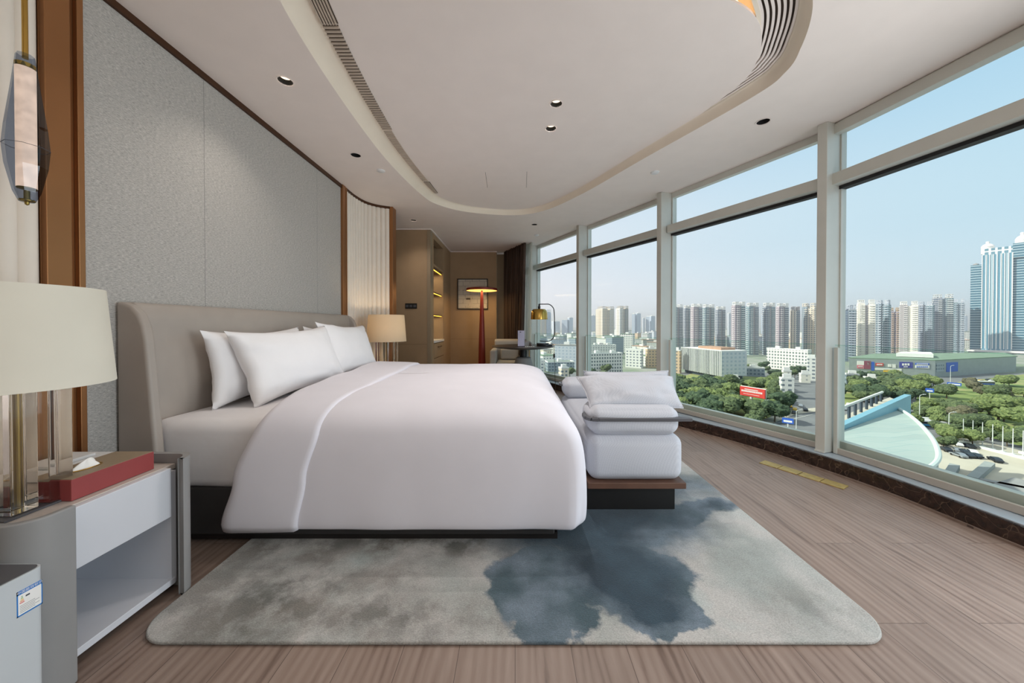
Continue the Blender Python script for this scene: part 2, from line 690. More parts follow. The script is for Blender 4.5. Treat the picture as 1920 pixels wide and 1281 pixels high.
def catmull(pts, per=8, closed=True):
    n = len(pts)
    outp = []
    rngn = n if closed else n - 1
    for i in range(rngn):
        if closed:
            p = [pts[(i + k - 1) % n] for k in range(4)]
        else:
            p = [pts[max(0, min(n - 1, i + k - 1))] for k in range(4)]
        for j in range(per):
            t = j / per
            outp.append(tuple(.5 * (2 * b_ + (c_ - a_) * t + (2 * a_ - 5 * b_ + 4 * c_ - d_) * t * t + (3 * b_ - a_ - 3 * c_ + d_) * t ** 3)
                              for a_, b_, c_, d_ in zip(*p)))
    if not closed:
        outp.append(tuple(pts[-1]))
    return outp


def fill(loops, z, name, mat, parent=None, up=False):
    """flat face of one outer loop and any holes"""
    bm = bmesh.new()
    for lp in loops:
        vs = [bm.verts.new((p[0], p[1], z)) for p in lp]
        for i in range(len(vs)):
            bm.edges.new((vs[i], vs[(i + 1) % len(vs)]))
    bmesh.ops.triangle_fill(bm, use_beauty=True, use_dissolve=False, edges=bm.edges[:])
    for f in bm.faces:
        f.normal_update()
        if (f.normal.z > 0) != up:
            f.normal_flip()
    me = bpy.data.meshes.new(name)
    bm.to_mesh(me)
    bm.free()
    me.materials.append(M[mat])
    o = bpy.data.objects.new(name, me)
    C.objects.link(o)
    if parent:
        o.parent = parent
    return o


def circ(cx, cy, r, n=20):
    return [(cx + r * math.cos(2 * PI * i / n), cy + r * math.sin(2 * PI * i / n)) for i in range(n)]


# ------------------------------------------------------------------ room shell
H = 2.65
XL = -1.95
GA, GB, GC, GD = Vector((2.52, 2.68)), Vector((1.84, 4.05)), Vector((1.13, 5.37)), Vector((.43, 6.70))
GE = GA + Vector((.19, -.982)) * 1.5
GFF = GE + Vector((.03, -1.0)) * 1.5
GG = GFF + Vector((-.06, -1.0)) * 1.3
GH = GD + (GD - GC)                       # behind the curtain
GL = [GG, GFF, GE, GA, GB, GC, GD, GH]    # glass line from behind the camera to the far corner

floor_poly = [(-2.7, -2.3), (GG.x, -2.3)] + [tuple(p) for p in GL] + [(-2.7, GH.y)]
fl = fill([floor_poly], 0, 'floor', 'floor_wood', up=True)
struct(fl, 'brown oak plank floor of the bedroom', 'floor')

mb = MB()
mb.box(XL - .1, XL, -2.3, 3.95, 0, H + .3)
wl = mb.build('wall_left', 'brown_panel')
struct(wl, 'wall behind the bed carrying the grey fabric panel', 'wall')
mb = MB().box(XL - .002, XL + .03, 1.514, 3.775, 0, H - .035)
o = mb.build('fabric_panel', 'wall_fabric', wl, bevel=.004)
o['label'] = 'grey woven fabric wall covering'
mb = MB().box(XL, XL + .045, 1.384, 3.87, H - .035, H)
mb.build('top_trim', 'dark_bronze', wl)

struct(MB().box(-2.7, 2.9, -2.4, -2.3, 0, H + .3).build('wall_rear', 'fluted_paint'), 'plain wall behind the viewpoint', 'wall')
struct(MB().box(-2.75, -2.65, 3.9, 9.0, 0, H + .3).build('wall_passage', 'brown_panel'), 'brown side wall of the passage', 'wall')


def flute(path, name, top, label, cat='wall panel'):
    pts = [Vector(p) for p in path]
    L = [0]
    for a, c in zip(pts, pts[1:]):
        L.append(L[-1] + (c - a).length)
    tot = L[-1]
    nfl = max(1, round(tot / .058))
    nu = nfl * 8 + 1

    def at(s):
        for i in range(len(pts) - 1):
            if s <= L[i + 1] or i == len(pts) - 2:
                t = (s - L[i]) / (L[i + 1] - L[i])
                d = (pts[i + 1] - pts[i]).normalized()
                return pts[i].lerp(pts[i + 1], t), Vector((d.y, -d.x))

    def fn(u, v):
        p, n = at(u * tot)
        k = abs(math.sin(PI * u * nfl)) ** .55 * .021
        q = p + n * k
        return (q.x, q.y, v * top)
    mb = MB()
    mb.grid(fn, nu, 2)

    def back(u, v):
        p, n = at(u * tot)
        q = p - n * .05
        return (q.x, q.y, v * top)
    mb.grid(back, nu, 2)
    o = mb.build(name, 'fluted_paint', smooth=True, angle=50)
    return o


# far fluted panel curves out of the wall, its end trimmed in bronze
fp = catmull([(-1.925, 3.875), (-1.925, 4.08), (-1.885, 4.29), (-1.78, 4.42), (-1.645, 4.49)], 10, False)
o = flute(fp, 'trim_1', H - .03, '')
struct(o, 'cream fluted wall panel curving outward beyond the far bedside lamp', 'wall panel')
t = [(x + .004, y - .004) for x, y in fp]
mb = MB()
mb.grid(lambda u, v: (t[round(u * (len(t) - 1))][0] + (.0 if v < .5 else 0), t[round(u * (len(t) - 1))][1], H - .03 + v * .03), len(t), 2)
mb.build('top_trim', 'dark_bronze', o, solid=.035)
mb = MB().box(-1.645, -1.60, 4.47, 4.60, 0, H).box(-1.655, -1.645, 4.475, 4.60, 0, H)
mb.build('end_trim', 'bronze', o, bevel=.004)
mb = MB().box(-2.65, -1.645, 4.56, 4.62, 0, H + .3)
mb.build('panel_back', 'brown_panel', o)
# bronze jambs either side of the fabric
for nm, y0, y1, lab in (('trim_2', 3.765, 3.875, 'bronze upright trim at the far end of the grey fabric wall'), ('trim_3', 1.384, 1.514, 'bronze upright trim at the near end of the grey fabric wall')):
    w_ = y1 - y0
    mb = MB().box(XL, XL + .030, y0, y1, 0, H)
    mb.box(XL + .03, XL + .055, y0, y0 + w_ * .62, 0, H)
    mb.box(XL + .03, XL + .05, y1 - w_ * .18, y1, 0, H)
    struct(mb.build(nm, 'bronze', bevel=.003), lab, 'trim')
o = flute([(-1.925, .5), (-1.925, 1.38)], 'trim_4', H, '')
struct(o, 'cream fluted wall panel behind the hanging pendant lamp', 'wall panel')

# ceiling
O1c = [(-1.0, 1.38), (-1.12, 1.63), (-1.19, 2.3), (-1.205, 3.2), (-1.115, 4.05), (-.98, 4.42), (-.62, 4.70), (-.02, 4.82), (.40, 4.62), (.80, 4.02), (1.18, 3.22), (1.60, 2.36),
       (1.655, 2.1), (1.59, 1.908), (1.475, 1.71), (1.33, 1.55), (1.0, 1.22), (.2, 1.02), (-.6, 1.1)]
gc = [.12, .115, .115, .115, .10, .07, .045, .03, .03, .03, .035, .10, .17, .23, .37, .45, .40, .25, .15]
wc = [.11, .11, .115, .115, .10, .07, .045, .03, .03, .03, .035, .045, .05, .05, .05, .05, .06, .08, .1]
arr = catmull([(x, y, g, ww) for (x, y), g, ww in zip(O1c, gc, wc)], 8)
nO = len(arr)
O1 = [Vector(p[:2]) for p in arr]


def inn(i):
    d = (O1[(i + 1) % nO] - O1[i - 1]).normalized()
    n = Vector((d.y, -d.x))
    c_ = Vector((.1, 2.6)) - O1[i]
    return n if n.dot(c_) > 0 else -n


NI = [inn(i) for i in range(nO)]
wO = [p[3] for p in arr]
gO = [p[2] for p in arr]
ZU = 2.72
down_low = [(535, 152), (667, 291), (1431, 228), (775, 413), (1002, 421)]
down_up = [(1043, 195), (1033, 241)]
DL = [atZ(x, y, H) for x, y in down_low]
DU = [atZ(x, y, ZU) for x, y in down_up]
RD = .042
outer = [(-2.7, -2.35), (GG.x, -2.35)] + [tuple(p) for p in GL] + [(-2.7, GH.y)]
ce = fill([outer, [tuple(p) for p in O1]] + [circ(p.x, p.y, RD) for p in DL], H, 'ceiling', 'ceiling_paint')
struct(ce, 'white painted ceiling with an egg shaped recess', 'ceiling')
mb = MB()
K = 6
for j in range(K):
    for i in range(nO):
        i2 = (i + 1) % nO

        def P(ii, jj):
            k = jj / K
            p = O1[ii] + NI[ii] * (wO[ii] * k)
            return (p.x, p.y, H + (ZU - H) * (1 - (1 - k) ** 2))
        mb.add([P(i, j), P(i2, j), P(i2, j + 1), P(i, j + 1)], [(0, 1, 2, 3)])
mb.build('cove_edge', 'cove_paint', ce, smooth=True)
ia = min(range(nO), key=lambda i: (O1[i] - Vector((1.50, 2.56))).length)
ib = min(range(nO), key=lambda i: (O1[i] - Vector((-1.0, 1.38))).length)
edge = catmull([(1.445, 2.56), (1.515, 2.28), (1.475, 2.09), (1.37, 1.91), (1.235, 1.79), (1.03, 1.70), (.75, 1.62), (.3, 1.57), (-.3, 1.53), (-.8, 1.48)], 8, False)
PAN = [tuple(O1[i] + NI[i] * wO[i]) for i in range(ib, ia)] + edge
fill([PAN] + [circ(p.x, p.y, RD) for p in DU], ZU, 'recess_panel', 'ceiling_paint', ce)
# upper face of the recess seen in the gap on the right, and the thin edge of the panel
i0 = min(range(nO), key=lambda i: (O1[i] - Vector((1.40, 2.75))).length)
i1 = min(range(nO), key=lambda i: (O1[i] - Vector((1.0, 1.22))).length)
idx = list(range(i0, i1 + 1))
MB().tube([(x * .97 - .03, y - .01, ZU + .03) for x, y in edge[:56]], .008, 6).build('light_strip', 'led_cove', ce)
mb = MB()
for a, c_ in zip(edge, edge[1:]):
    mb.add([(a[0], a[1], ZU), (c_[0], c_[1], ZU), (c_[0], c_[1], ZU + .014), (a[0], a[1], ZU + .014)], [(0, 1, 2, 3)])
mb.build('panel_edge', 'ceiling_paint', ce)


def ribbon(mb, ids, a, b_, z0, z1):
    for q in range(len(ids) - 1):
        i, i2 = ids[q], ids[q + 1]
        A = O1[i] + NI[i] * a
        A2 = O1[i2] + NI[i2] * a
        B = O1[i] + NI[i] * b_
        B2 = O1[i2] + NI[i2] * b_
        mb.add([(A.x, A.y, z0), (A2.x, A2.y, z0), (B2.x, B2.y, z0), (B.x, B.y, z0), (A.x, A.y, z1), (A2.x, A2.y, z1), (B2.x, B2.y, z1), (B.x, B.y, z1)],
               [(0, 1, 2, 3), (4, 5, 6, 7), (0, 1, 5, 4), (3, 2, 6, 7), (0, 3, 7, 4), (1, 2, 6, 5)])


fill([[tuple(O1[i] + NI[i] * .04) for i in range(nO)]], ZU + .085, 'cove_lining', 'cove_paint', ce)
g = thing('ceiling_grille', 'curved slotted air grille on the window side of the ceiling recess', 'grille', (1.5, 1.9, H))
mb = MB()
ribbon(mb, idx, .045, .215, ZU + .03, ZU + .034)
mb.build('backing', 'grille_dark', g)
for k in range(7):
    a = .052 + k * .0235
    mb = MB()
    ribbon(mb, idx, a, a + .012, ZU + .004, ZU + .016)
    mb.build('slat', 'ceiling_paint', g)
for fa, fb, fz in ((.030, .052, .01), (.205, .225, .03)):
    mb = MB()
    ribbon(mb, idx, fa, fb, ZU + .002, ZU + fz)
    mb.build('frame', 'cove_paint', g)
# grilles along the bed side of the recess
ii = [i for i in range(nO) if O1[i].x < -.85 and 1.3 < O1[i].y < 4.35]
ii.sort(key=lambda i: O1[i].y)


def stripx(y):          # recess edge at depth y on the bed side
    for a, c_ in zip(ii, ii[1:]):
        if O1[a].y <= y <= O1[c_].y:
            t = (y - O1[a].y) / (O1[c_].y - O1[a].y)
            e = O1[a].lerp(O1[c_], t).x + .115 * (1 if y < 3.6 else 1 - .1 * (y - 3.6))
            return e
    return -1.05


def crossgrille(y0, y1, pitch, mback, mslat, lab, width):
    g = thing('ceiling_grille', lab, 'grille', (stripx((y0 + y1) / 2), (y0 + y1) / 2, ZU - .01))
    mb = MB()
    mb.grid(lambda u, v: (stripx(y0 + (y1 - y0) * u) + v * width((y0 + (y1 - y0) * u)), y0 + (y1 - y0) * u, ZU - .002), 12, 2)
    mb.build('backing', mback, g)
    n = int((y1 - y0) / pitch)
    mb = MB()
    for k in range(n):
        y = y0 + (k + .5) * pitch
        mb.box(stripx(y), stripx(y) + width(y), y - pitch * .22, y + pitch * .22, ZU - .010, ZU - .003)
    o = mb.build('slat', mslat, g)
    o['kind'] = 'stuff'
    return g


def longgrille(y0, y1, lab, width, n=6):
    g = thing('ceiling_grille', lab, 'grille', (stripx((y0 + y1) / 2), (y0 + y1) / 2, ZU - .01))
    mb = MB()
    mb.grid(lambda u, v: (stripx(y0 + (y1 - y0) * u) + v * width((y0 + (y1 - y0) * u)), y0 + (y1 - y0) * u, ZU - .002), 12, 2)
    mb.build('backing', 'grille_dark', g)
    for k in range(n):
        mb = MB()
        f0, f1 = k / n, (k + .55) / n
        mb.grid(lambda u, v: (stripx(y0 + (y1 - y0) * u) + (f0 + (f1 - f0) * v) * width((y0 + (y1 - y0) * u)), y0 + (y1 - y0) * u, ZU - .008), 12, 2)
        mb.build('slat', 'grille_pale', g, solid=.006)
    return g


wd = lambda y: .085 - .008 * (y - 1.8)
crossgrille(1.85, 2.84, .026, 'grille_dark', 'grille_pale', 'dark slotted air grille running along the bed side of the ceiling recess', wd)
crossgrille(2.845, 3.85, .026, 'cove_paint', 'grille_pale', 'pale slotted grille continuing beyond the dark one over the bed', lambda y: wd(y) - .008)
longgrille(1.40, 1.845, 'short grille of lengthwise slats at the near end of the bed side recess', lambda y: .09)
longgrille(3.86, 4.18, 'short grille of lengthwise slats at the far end of the bed side recess', lambda y: .07 - .10 * (y - 3.86), 5)
# unseen slab and upstands, added to keep sky light out of the void
mb = MB().prism([(-2.8, -2.45)] + [(GG.x + .1, -2.45)] + [(p.x + .08, p.y + .04) for p in GL] + [(-2.8, GH.y)], H + .3, H + .45).box(-2.8, 2.8, -2.45, -2.35, H - .02, H + .3)
for a, c_ in zip(GL, GL[1:]):
    mb.beam(a, c_, .0, .08, H + .001, H + .3)
mb.build('light_block_slab', 'ceiling_paint', ce)
mb = MB()
for a, c_ in ((atZ(910, 323, ZU - .001), atZ(914, 352, ZU - .001)), (atZ(988, 322, ZU - .001), atZ(987, 352, ZU - .001))):
    mb.beam(a, c_, .0015, .0015, ZU - .0015, ZU - .0003)
mb.build('access_panel_joint', 'grille_dark', ce)


def downlight(p, lab, lit):
    g = thing('downlight', lab, 'downlight', tuple(p), 'recessed ceiling downlights')
    z = p.z
    MB().lathe([(RD + .008, z - .002), (RD + .008, z - .004), (RD + .001, z - .003)], p.x, p.y, 28).build('ring', 'ceiling_paint', g, smooth=True)
    MB().lathe([(RD, z), (RD - .002, z + .012), (.034, z + .030)], p.x, p.y, 28).build('baffle', 'soot_black', g, smooth=True)
    MB().lathe([(.034, z + .030), (.001, z + .032)], p.x, p.y, 20).build('lens', 'down_glow' if lit else 'grey_plastic', g)
    return g


dl_labels = ['recessed downlight in the ceiling above the near end of the headboard', 'recessed downlight in the ceiling above the middle of the bed head',
             'recessed downlight between the ceiling recess and the window wall', 'small recessed downlight beyond the fluted wall panel', 'small recessed downlight near the far window corner']
for p, lab, lit in zip(DL, dl_labels, (1, 0, 0, 1, 0)):  # the alcove one is lit as added light for the brown wall
    downlight(p, lab, lit)
    if lit:
        lamp('downlight_lamp', 'SPOT', (p.x, p.y, p.z + .026), 14, (1, .90, .80), .010, aim=(p.x, p.y, 0), angle=2.1, blend=1)
for p, lab in zip(DU, ['nearer of the two lit downlights inside the ceiling recess', 'farther of the two lit downlights inside the ceiling recess']):
    downlight(p, lab, 1)
    lamp('downlight_lamp', 'SPOT', (p.x, p.y, p.z + .026), 43, (1, .94, .90), .010, aim=(p.x, p.y, 0), angle=2.1, blend=1)
for (x, y), lab in (((1228, 323), 'white round sprinkler cap on the ceiling near the window wall'), ((714, 320), 'white round sprinkler cap on the ceiling beyond the bed head'), ((1006, 441), 'white round sprinkler cap at the far end of the ceiling')):
    p = atZ(x, y, H)
    tag(MB().lathe([(.001, H - .012), (.03, H - .012), (.04, H - .006), (.042, H)], p.x, p.y, 24).build('sprinkler_cap', 'white_plastic', smooth=True), lab, 'sprinkler')

# window wall ------------------------------------------------------
bays = [(GFF, GE), (GE, GA), (GA, GB), (GB, GC), (GC, GD), (GD, GH)]
place = ['behind the viewpoint', 'nearest on the right', 'second from the right', 'third from the right', 'fourth from the right, behind the round table', 'behind the far curtain']
for k, (a, c_) in enumerate([(GG, GFF)] + bays):
    d = (c_ - a).normalized()
    nrm = Vector((-d.y, d.x))       # points into the room
    if nrm.dot(Vector((0, 3)) - a) < 0:
        nrm = -nrm
    g = thing('window_%d' % (k + 1), 'floor to ceiling window bay ' + (place[k - 1] if k else 'well behind the viewpoint'), 'window', (a.x, a.y, 0), kind='structure')
    a3, c3 = a + d * .03, c_ - d * .03
    mb = MB()
    mb.beam(a3, c3, .02, .035, .145, .205)         # bottom rail
    mb.beam(a3, c3, .02, .035, 2.59, 2.65)
    mb.beam(a3, a3 + d * .012, .02, .03, .145, 2.6)
    mb.beam(c3 - d * .012, c3, .02, .03, .145, 2.6)
    mb.build('frame', 'window_frame', g, bevel=.003)
    mb = MB()
    mb.beam(a3, c3, .10, .03, 2.175, 2.262)
    mb.build('transom', 'window_frame', g, bevel=.004)
    mb = MB()
    mb.beam(a3, c3, .03, .03, 2.150, 2.175)
    mb.beam(a3, c3, .025, .03, .118, .145)
    mb.build('gasket', 'gasket', g)
    mb = MB()
    mb.beam(a3, c3, .004, .004, .20, 2.16)
    mb.build('pane', 'window_glass', g)
    mb = MB()
    mb.beam(a3, c3, .004, .004, 2.26, 2.60)
    mb.build('pane', 'window_glass', g)
    if k == 2:
        mb = MB().beam(a3, c3, .085, -.03, 2.565, 2.64)
        mb.beam(a3, c3, .075, -.03, 2.64, 2.65)
        mb.build('blind_box', 'window_frame', g, bevel=.003)
    # glass balustrade standing just inside the pane
    if 2 <= k <= 5:
        bl = thing('glass_balustrade', 'waist high clear glass balustrade inside the window ' + place[k - 1], 'balustrade', (a.x, a.y, .12))
        s0, s1 = a + nrm * .075 + d * .05, c_ + nrm * .075 - d * .05
        MB().beam(s0, s1, .004, .004, .16, .945).build('glass_panel', 'rail_glass', bl)
        MB().beam(s0, s1, .0045, .0045, .945, .951).build('top_edge', 'rail_glass_edge', bl)
        MB().beam(s0, s0 + d * .028, .016, .012, .12, .93).build('post', 'window_frame', bl, bevel=.003)
        MB().beam(s1 - d * .028, s1, .016, .012, .12, .93).build('post', 'window_frame', bl, bevel=.003)
        MB().beam(s0, s1, .012, .010, .12, .165).build('bottom_rail', 'frame_side', bl, bevel=.003)
for k, (p, pa, pb) in enumerate(((GFF, GE, GG), (GE, GA, GFF), (GA, GB, GE), (GB, GC, GA), (GC, GD, GB), (GD, GH, GC))):
    d = (pa - p).normalized()
    nrm = Vector((-d.y, d.x)) * (1 if Vector((-d.y, d.x)).dot(Vector((0, 3)) - p) > 0 else -1)
    q0, q1 = p + nrm * .165, p - nrm * .05
    e = d * .062
    dn = (pb - p).normalized() * .045
    mb = MB().prism([tuple(q0), tuple(q0 + e), tuple(q1 + e), tuple(q1 + dn), tuple(q1 + nrm * .07 + dn * .6)], .12, H)
    o = mb.build('trim_%d' % (k + 5), 'window_frame', bevel=.004)
    struct(o, 'pale upright mullion ' + ['behind the viewpoint', 'just outside the right edge', 'between the two nearest windows', 'between the second and third windows', 'between the third and fourth windows', 'beside the far curtain'][k], 'mullion')
    mb = MB()
    z = nrm * .012
    mb.prism([tuple(q0 + z), tuple(q0 + e + z), tuple(q1 + e + z), tuple(q1 + z)], .12, .132)
    mb.build('base_plate', 'window_frame', o)
# curved sill on a dark marble upstand
SIN = catmull([(2.62, -1.4), (2.60, .2), (2.56, 1.2), (2.50, 1.68), (2.415, 2.32), (2.12, 3.07), (1.77, 3.67), (1.06, 5.0), (.36, 6.3), (-.28, 7.5)], 8, False)


def off(poly, dst):
    r = []
    for i in range(len(poly)):
        a, c_ = Vector(poly[max(0, i - 1)]), Vector(poly[min(len(poly) - 1, i + 1)])
        d = (c_ - a).normalized()
        r.append(Vector(poly[i]) + Vector((d.y, -d.x)) * dst)
    return r


def strip(poly, a, c_, z0, z1, mb):
    A, B = off(poly, a), off(poly, c_)
    for i in range(len(poly) - 1):
        q = [A[i], A[i + 1], B[i + 1], B[i]]
        mb.add([(p.x, p.y, z0) for p in q] + [(p.x, p.y, z1) for p in q], [(0, 1, 2, 3), (4, 5, 6, 7), (0, 1, 5, 4), (2, 3, 7, 6)])
    return mb


struct(strip(SIN, 0, .02, 0, .112, MB()).build('baseboard_window', 'dark_marble'), 'dark brown veined marble upstand below the windows', 'baseboard')
o = strip(SIN, .0, .115, .104, .118, MB()).build('trim_11', 'sill_metal')
struct(o, 'pale blue grey window sill strip nearest the room', 'sill')
o = strip(SIN, .12, .40, .098, .112, MB()).build('trim_12', 'sill_metal')
struct(o, 'pale blue grey window sill strip against the frames', 'sill')
strip(SIN, .115, .12, .09, .108, MB()).build('joint', 'gasket', o)
struct(strip(SIN, -.014, 0, 0, .012, MB()).build('trim_13', 'floor_wood'), 'thin wooden bead along the marble upstand', 'trim')
# spandrel below the floor
mb = MB()
for a, c_ in zip(GL, GL[1:]):
    mb.beam(a, c_, .02, .10, -.5, .118)
struct(mb.build('wall_window', 'window_frame'), 'low spandrel wall under the window frames', 'wall')

# ------------------------------------------------------------------ alcove
YB = 5.51
mb = MB().box(-2.65, -1.37, YB, YB + .12, 0, H)
o = mb.build('wall_alcove', 'brown_panel')
struct(o, 'brown panelled wall facing the bed with a black wall switch', 'wall')
zj = atY(780, 646, YB).z
MB().box(-2.65, -1.37, YB - .0015, YB, zj, zj + .005).build('panel_joint', 'brown_dark_panel', o)
MB().box(-1.42, -1.365, YB - .006, YB + .12, 0, H - .012).build('corner_trim', 'fluted_paint' if 0 else 'taupe_leather', o)
MB().box(-2.65, -1.355, YB - .02, YB, H - .014, H).build('shadow_bead', 'ceiling_paint', o)
p0, p1 = atY(760, 569, YB), atY(782, 579, YB)
g = thing('wall_switch', 'black wall switch plate on the brown alcove wall', 'switch', (p0.x, YB - .006, p1.z))
MB().box(p0.x, p1.x, YB - .008, YB, p1.z, p0.z).build('plate', 'black', g, bevel=.002)
mz = (p0.z + p1.z) / 2
for k in range(3):
    xx = p0.x + (p1.x - p0.x) * (k + .15) / 3.1
    MB().box(xx, xx + .045, YB - .011, YB - .008, mz - .02, mz + .02).build('button', 'grey_plastic', g)
# shelving built into the side wall
XS = -1.365
Y1 = 7.19
ya, yb_ = 5.72, 6.50
g = thing('wall_side', 'brown side wall with the built in lit shelves', 'wall', (XS, YB, 0), kind='structure')
mb = MB().box(XS - .12, XS, YB + .12, ya, 0, H).box(XS - .12, XS, yb_, Y1, 0, H).box(XS - .12, XS, ya, yb_, 2.55, H).box(XS - .12, XS, ya, yb_, 2.09, 2.13)
mb.build('panel', 'brown_panel', g)
MB().box(XS - .5, XS, YB, Y1 + .02, H - .014, H + .0).build('shadow_bead', 'ceiling_paint', g)
MB().box(XS, XS + .02, YB, Y1, H - .014, H).build('shadow_bead', 'ceiling_paint', g)
g = thing('display_cabinet', 'built in niche of lit shelves beside the framed picture', 'cabinet', (XS, ya, 0))
MB().box(XS - .42, XS - .40, ya, yb_, 0, 2.6).build('back_panel', 'taupe_leather', g)
mb = MB().box(XS - .40, XS - .005, ya, ya + .015, 0, 2.6).box(XS - .40, XS - .005, yb_ - .015, yb_, 0, 2.6)
mb.build('side_panel', 'brown_panel', g)
for z in (2.06, 1.655, 1.27):
    s = MB().box(XS - .39, XS - .03, ya + .016, yb_ - .016, z, z + .022).build('shelf', 'brown_dark_panel', g)
    MB().box(XS - .05, XS - .035, ya + .02, yb_ - .02, z - .008, z - .001).build('light_strip', 'led_gold', s)
lamp('shelf_lamp', 'AREA', (XS - .15, (ya + yb_) / 2, 2.04), 1.2, (1, .8, .5), .2, .6)
lamp('shelf_lamp', 'AREA', (XS - .15, (ya + yb_) / 2, 1.64), .9, (1, .8, .5), .2, .6)
lamp('shelf_lamp', 'AREA', (XS - .15, (ya + yb_) / 2, 1.25), .9, (1, .8, .5), .2, .6)
MB().box(XS - .40, XS + .015, ya + .005, yb_ - .005, .80, .84).build('counter', 'marble_white', g, bevel=.004)
for k, (z0, z1) in enumerate(((.54, .79), (.28, .53), (.02, .27))):
    dr = MB().box(XS - .02, XS + .002, ya + .01, yb_ - .01, z0, z1).build('drawer', 'brown_panel', g, bevel=.002)
    if k == 0:
        MB().tube([(XS + .002, 6.0, z1 - .07), (XS + .022, 6.0, z1 - .07), (XS + .022, 6.25, z1 - .07), (XS + .002, 6.25, z1 - .07)], .006, 8).build('handle', 'dark_bronze', dr)
tag(MB().box(XS - .3, XS - .1, 5.85, 6.15, .84, .862).build('tray', 'grey_plastic', bevel=.004), 'small dark tray on the white niche counter', 'tray')

xb1 = atY(931, 600, Y1).x
o = MB().box(-1.6, xb1, Y1, Y1 + .3, 0, H).build('wall_back', 'brown_panel')
struct(o, 'brown panelled end wall with the framed picture', 'wall')
MB().box(-1.365, xb1 + .012, Y1 - .012, Y1, H - .014, H).build('shadow_bead', 'ceiling_paint', o)
zj = atY(880, 636, Y1).z
MB().box(-1.36, xb1, Y1 - .001, Y1, zj, zj + .005).build('panel_joint', 'brown_dark_panel', o)
o = MB().box(xb1, -.02, Y1 + .22, Y1 + .4, 0, H).build('wall_corner', 'brown_dark_panel')
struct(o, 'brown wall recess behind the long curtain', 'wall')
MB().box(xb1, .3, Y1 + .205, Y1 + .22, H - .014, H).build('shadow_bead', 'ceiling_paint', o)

# picture
p0, p1 = atY(858, 523, Y1), atY(915, 580, Y1)
g = thing('framed_picture', 'framed abstract print in pale tones on the brown end wall', 'picture', (p0.x, Y1 - .03, p1.z))
mb = MB()
e = .016
mb.box(p0.x, p1.x, Y1 - .035, Y1, p0.z - e, p0.z).box(p0.x, p1.x, Y1 - .035, Y1, p1.z, p1.z + e)
mb.box(p0.x, p0.x + e, Y1 - .035, Y1, p1.z, p0.z).box(p1.x - e, p1.x, Y1 - .035, Y1, p1.z, p0.z)
mb.build('frame', 'dark_plinth', g)
MB().box(p0.x + e, p1.x - e, Y1 - .018, Y1 - .004, p1.z + e, p0.z - e).build('print', 'abstract_print', g)
MB().box(p0.x + .18, p0.x + .27, Y1 - .0195, Y1 - .0185, p1.z + .20, p1.z + .235).build('print_patch', 'grille_dark', g)

# floor lamp
YL = 6.62
pc = atY(903.5, 545, YL)
g = thing('floor_lamp', 'red conical floor lamp with a flat round lit head', 'lamp', (pc.x, YL, 0))
zt = atY(903, 541, YL).z
R = .302
MB().lathe([(.001, zt), (R - .01, zt), (R, zt - .008), (R, zt - .045), (R - .006, zt - .047), (R - .008, zt - .02)], pc.x, YL, 64).build('head', 'lamp_red', g, smooth=True)
MB().lathe([(R - .008, zt - .042), (.02, zt - .042)], pc.x, YL, 48).build('diffuser', 'glow_warm', g)
MB().lathe([(.018, zt - .043), (.03, zt - .18), (.045, zt - .6), (.062, zt - 1.1), (.078, .03), (.12, .012), (.14, .0)], pc.x, YL, 32).build('stem', 'lamp_red', g, smooth=True)
lamp('floor_lamp_glow', 'AREA', (pc.x, YL, zt - .06), 3.2, (1, .72, .38), .5)

# curtains
def curtain(a, c_, n, amp, z0, z1, name, mat, lab, per=12, lean=0):
    a, c_ = Vector(a), Vector(c_)
    d = (c_ - a).normalized()
    nn = Vector((-d.y, d.x))
    L = (c_ - a).length

    def fn(u, v):
        ph = u * n * 2 * PI
        s = 1 - .10 * (1 - v) * math.sin(ph * .37 + 1)
        p = a + d * (u * L * (1 + lean * (1 - v))) + nn * (math.sin(ph + .4 * math.sin(3 * v)) * amp * s + .01 * math.sin(ph * .31))
        return (p.x, p.y, z0 + v * (z1 - z0))
    return tag(MB().grid(fn, n * per + 1, 8).build(name, mat, smooth=True, solid=.003, angle=80), lab, 'curtain')


curtain((-.24, 7.28), (.20, 6.42), 13, .035, .01, H, 'curtain', 'curtain_brown', 'dark brown pleated curtain gathered at the far end of the windows', lean=-.16)
curtain((.09, 6.83), (.33, 6.40), 6, .02, .01, H, 'curtain', 'sheer', 'white sheer curtain hanging between brown curtain and window', lean=-.1)

# ------------------------------------------------------------------ desk group at the far window
TX, TY, TZ = .135, 5.60, .765
g = thing('round_table', 'dark round pedestal table by the far window', 'table', (TX, TY, 0))
MB().lathe([(.001, TZ - .055), (.30, TZ - .05), (.46, TZ - .03), (.515, TZ - .008), (.512, TZ), (.001, TZ)], TX, TY, 64).build('tabletop', 'table_dark', g, smooth=True)
MB().lathe([(.062, TZ - .05), (.062, TZ - .19)], TX, TY, 28, cap=True).build('column', 'black_metal', g, smooth=True)
MB().lathe([(.001, TZ - .185), (.10, TZ - .185), (.125, TZ - .20), (.17, .40), (.25, .03), (.25, 0)], TX, TY, 40).build('pedestal', 'concrete_grey', g, smooth=True)
MB().tube([(TX + .09, TY - .15, TZ - .05), (TX + .09, TY - .15, TZ - .17)], .005, 8).build('support_rod', 'brass', g)

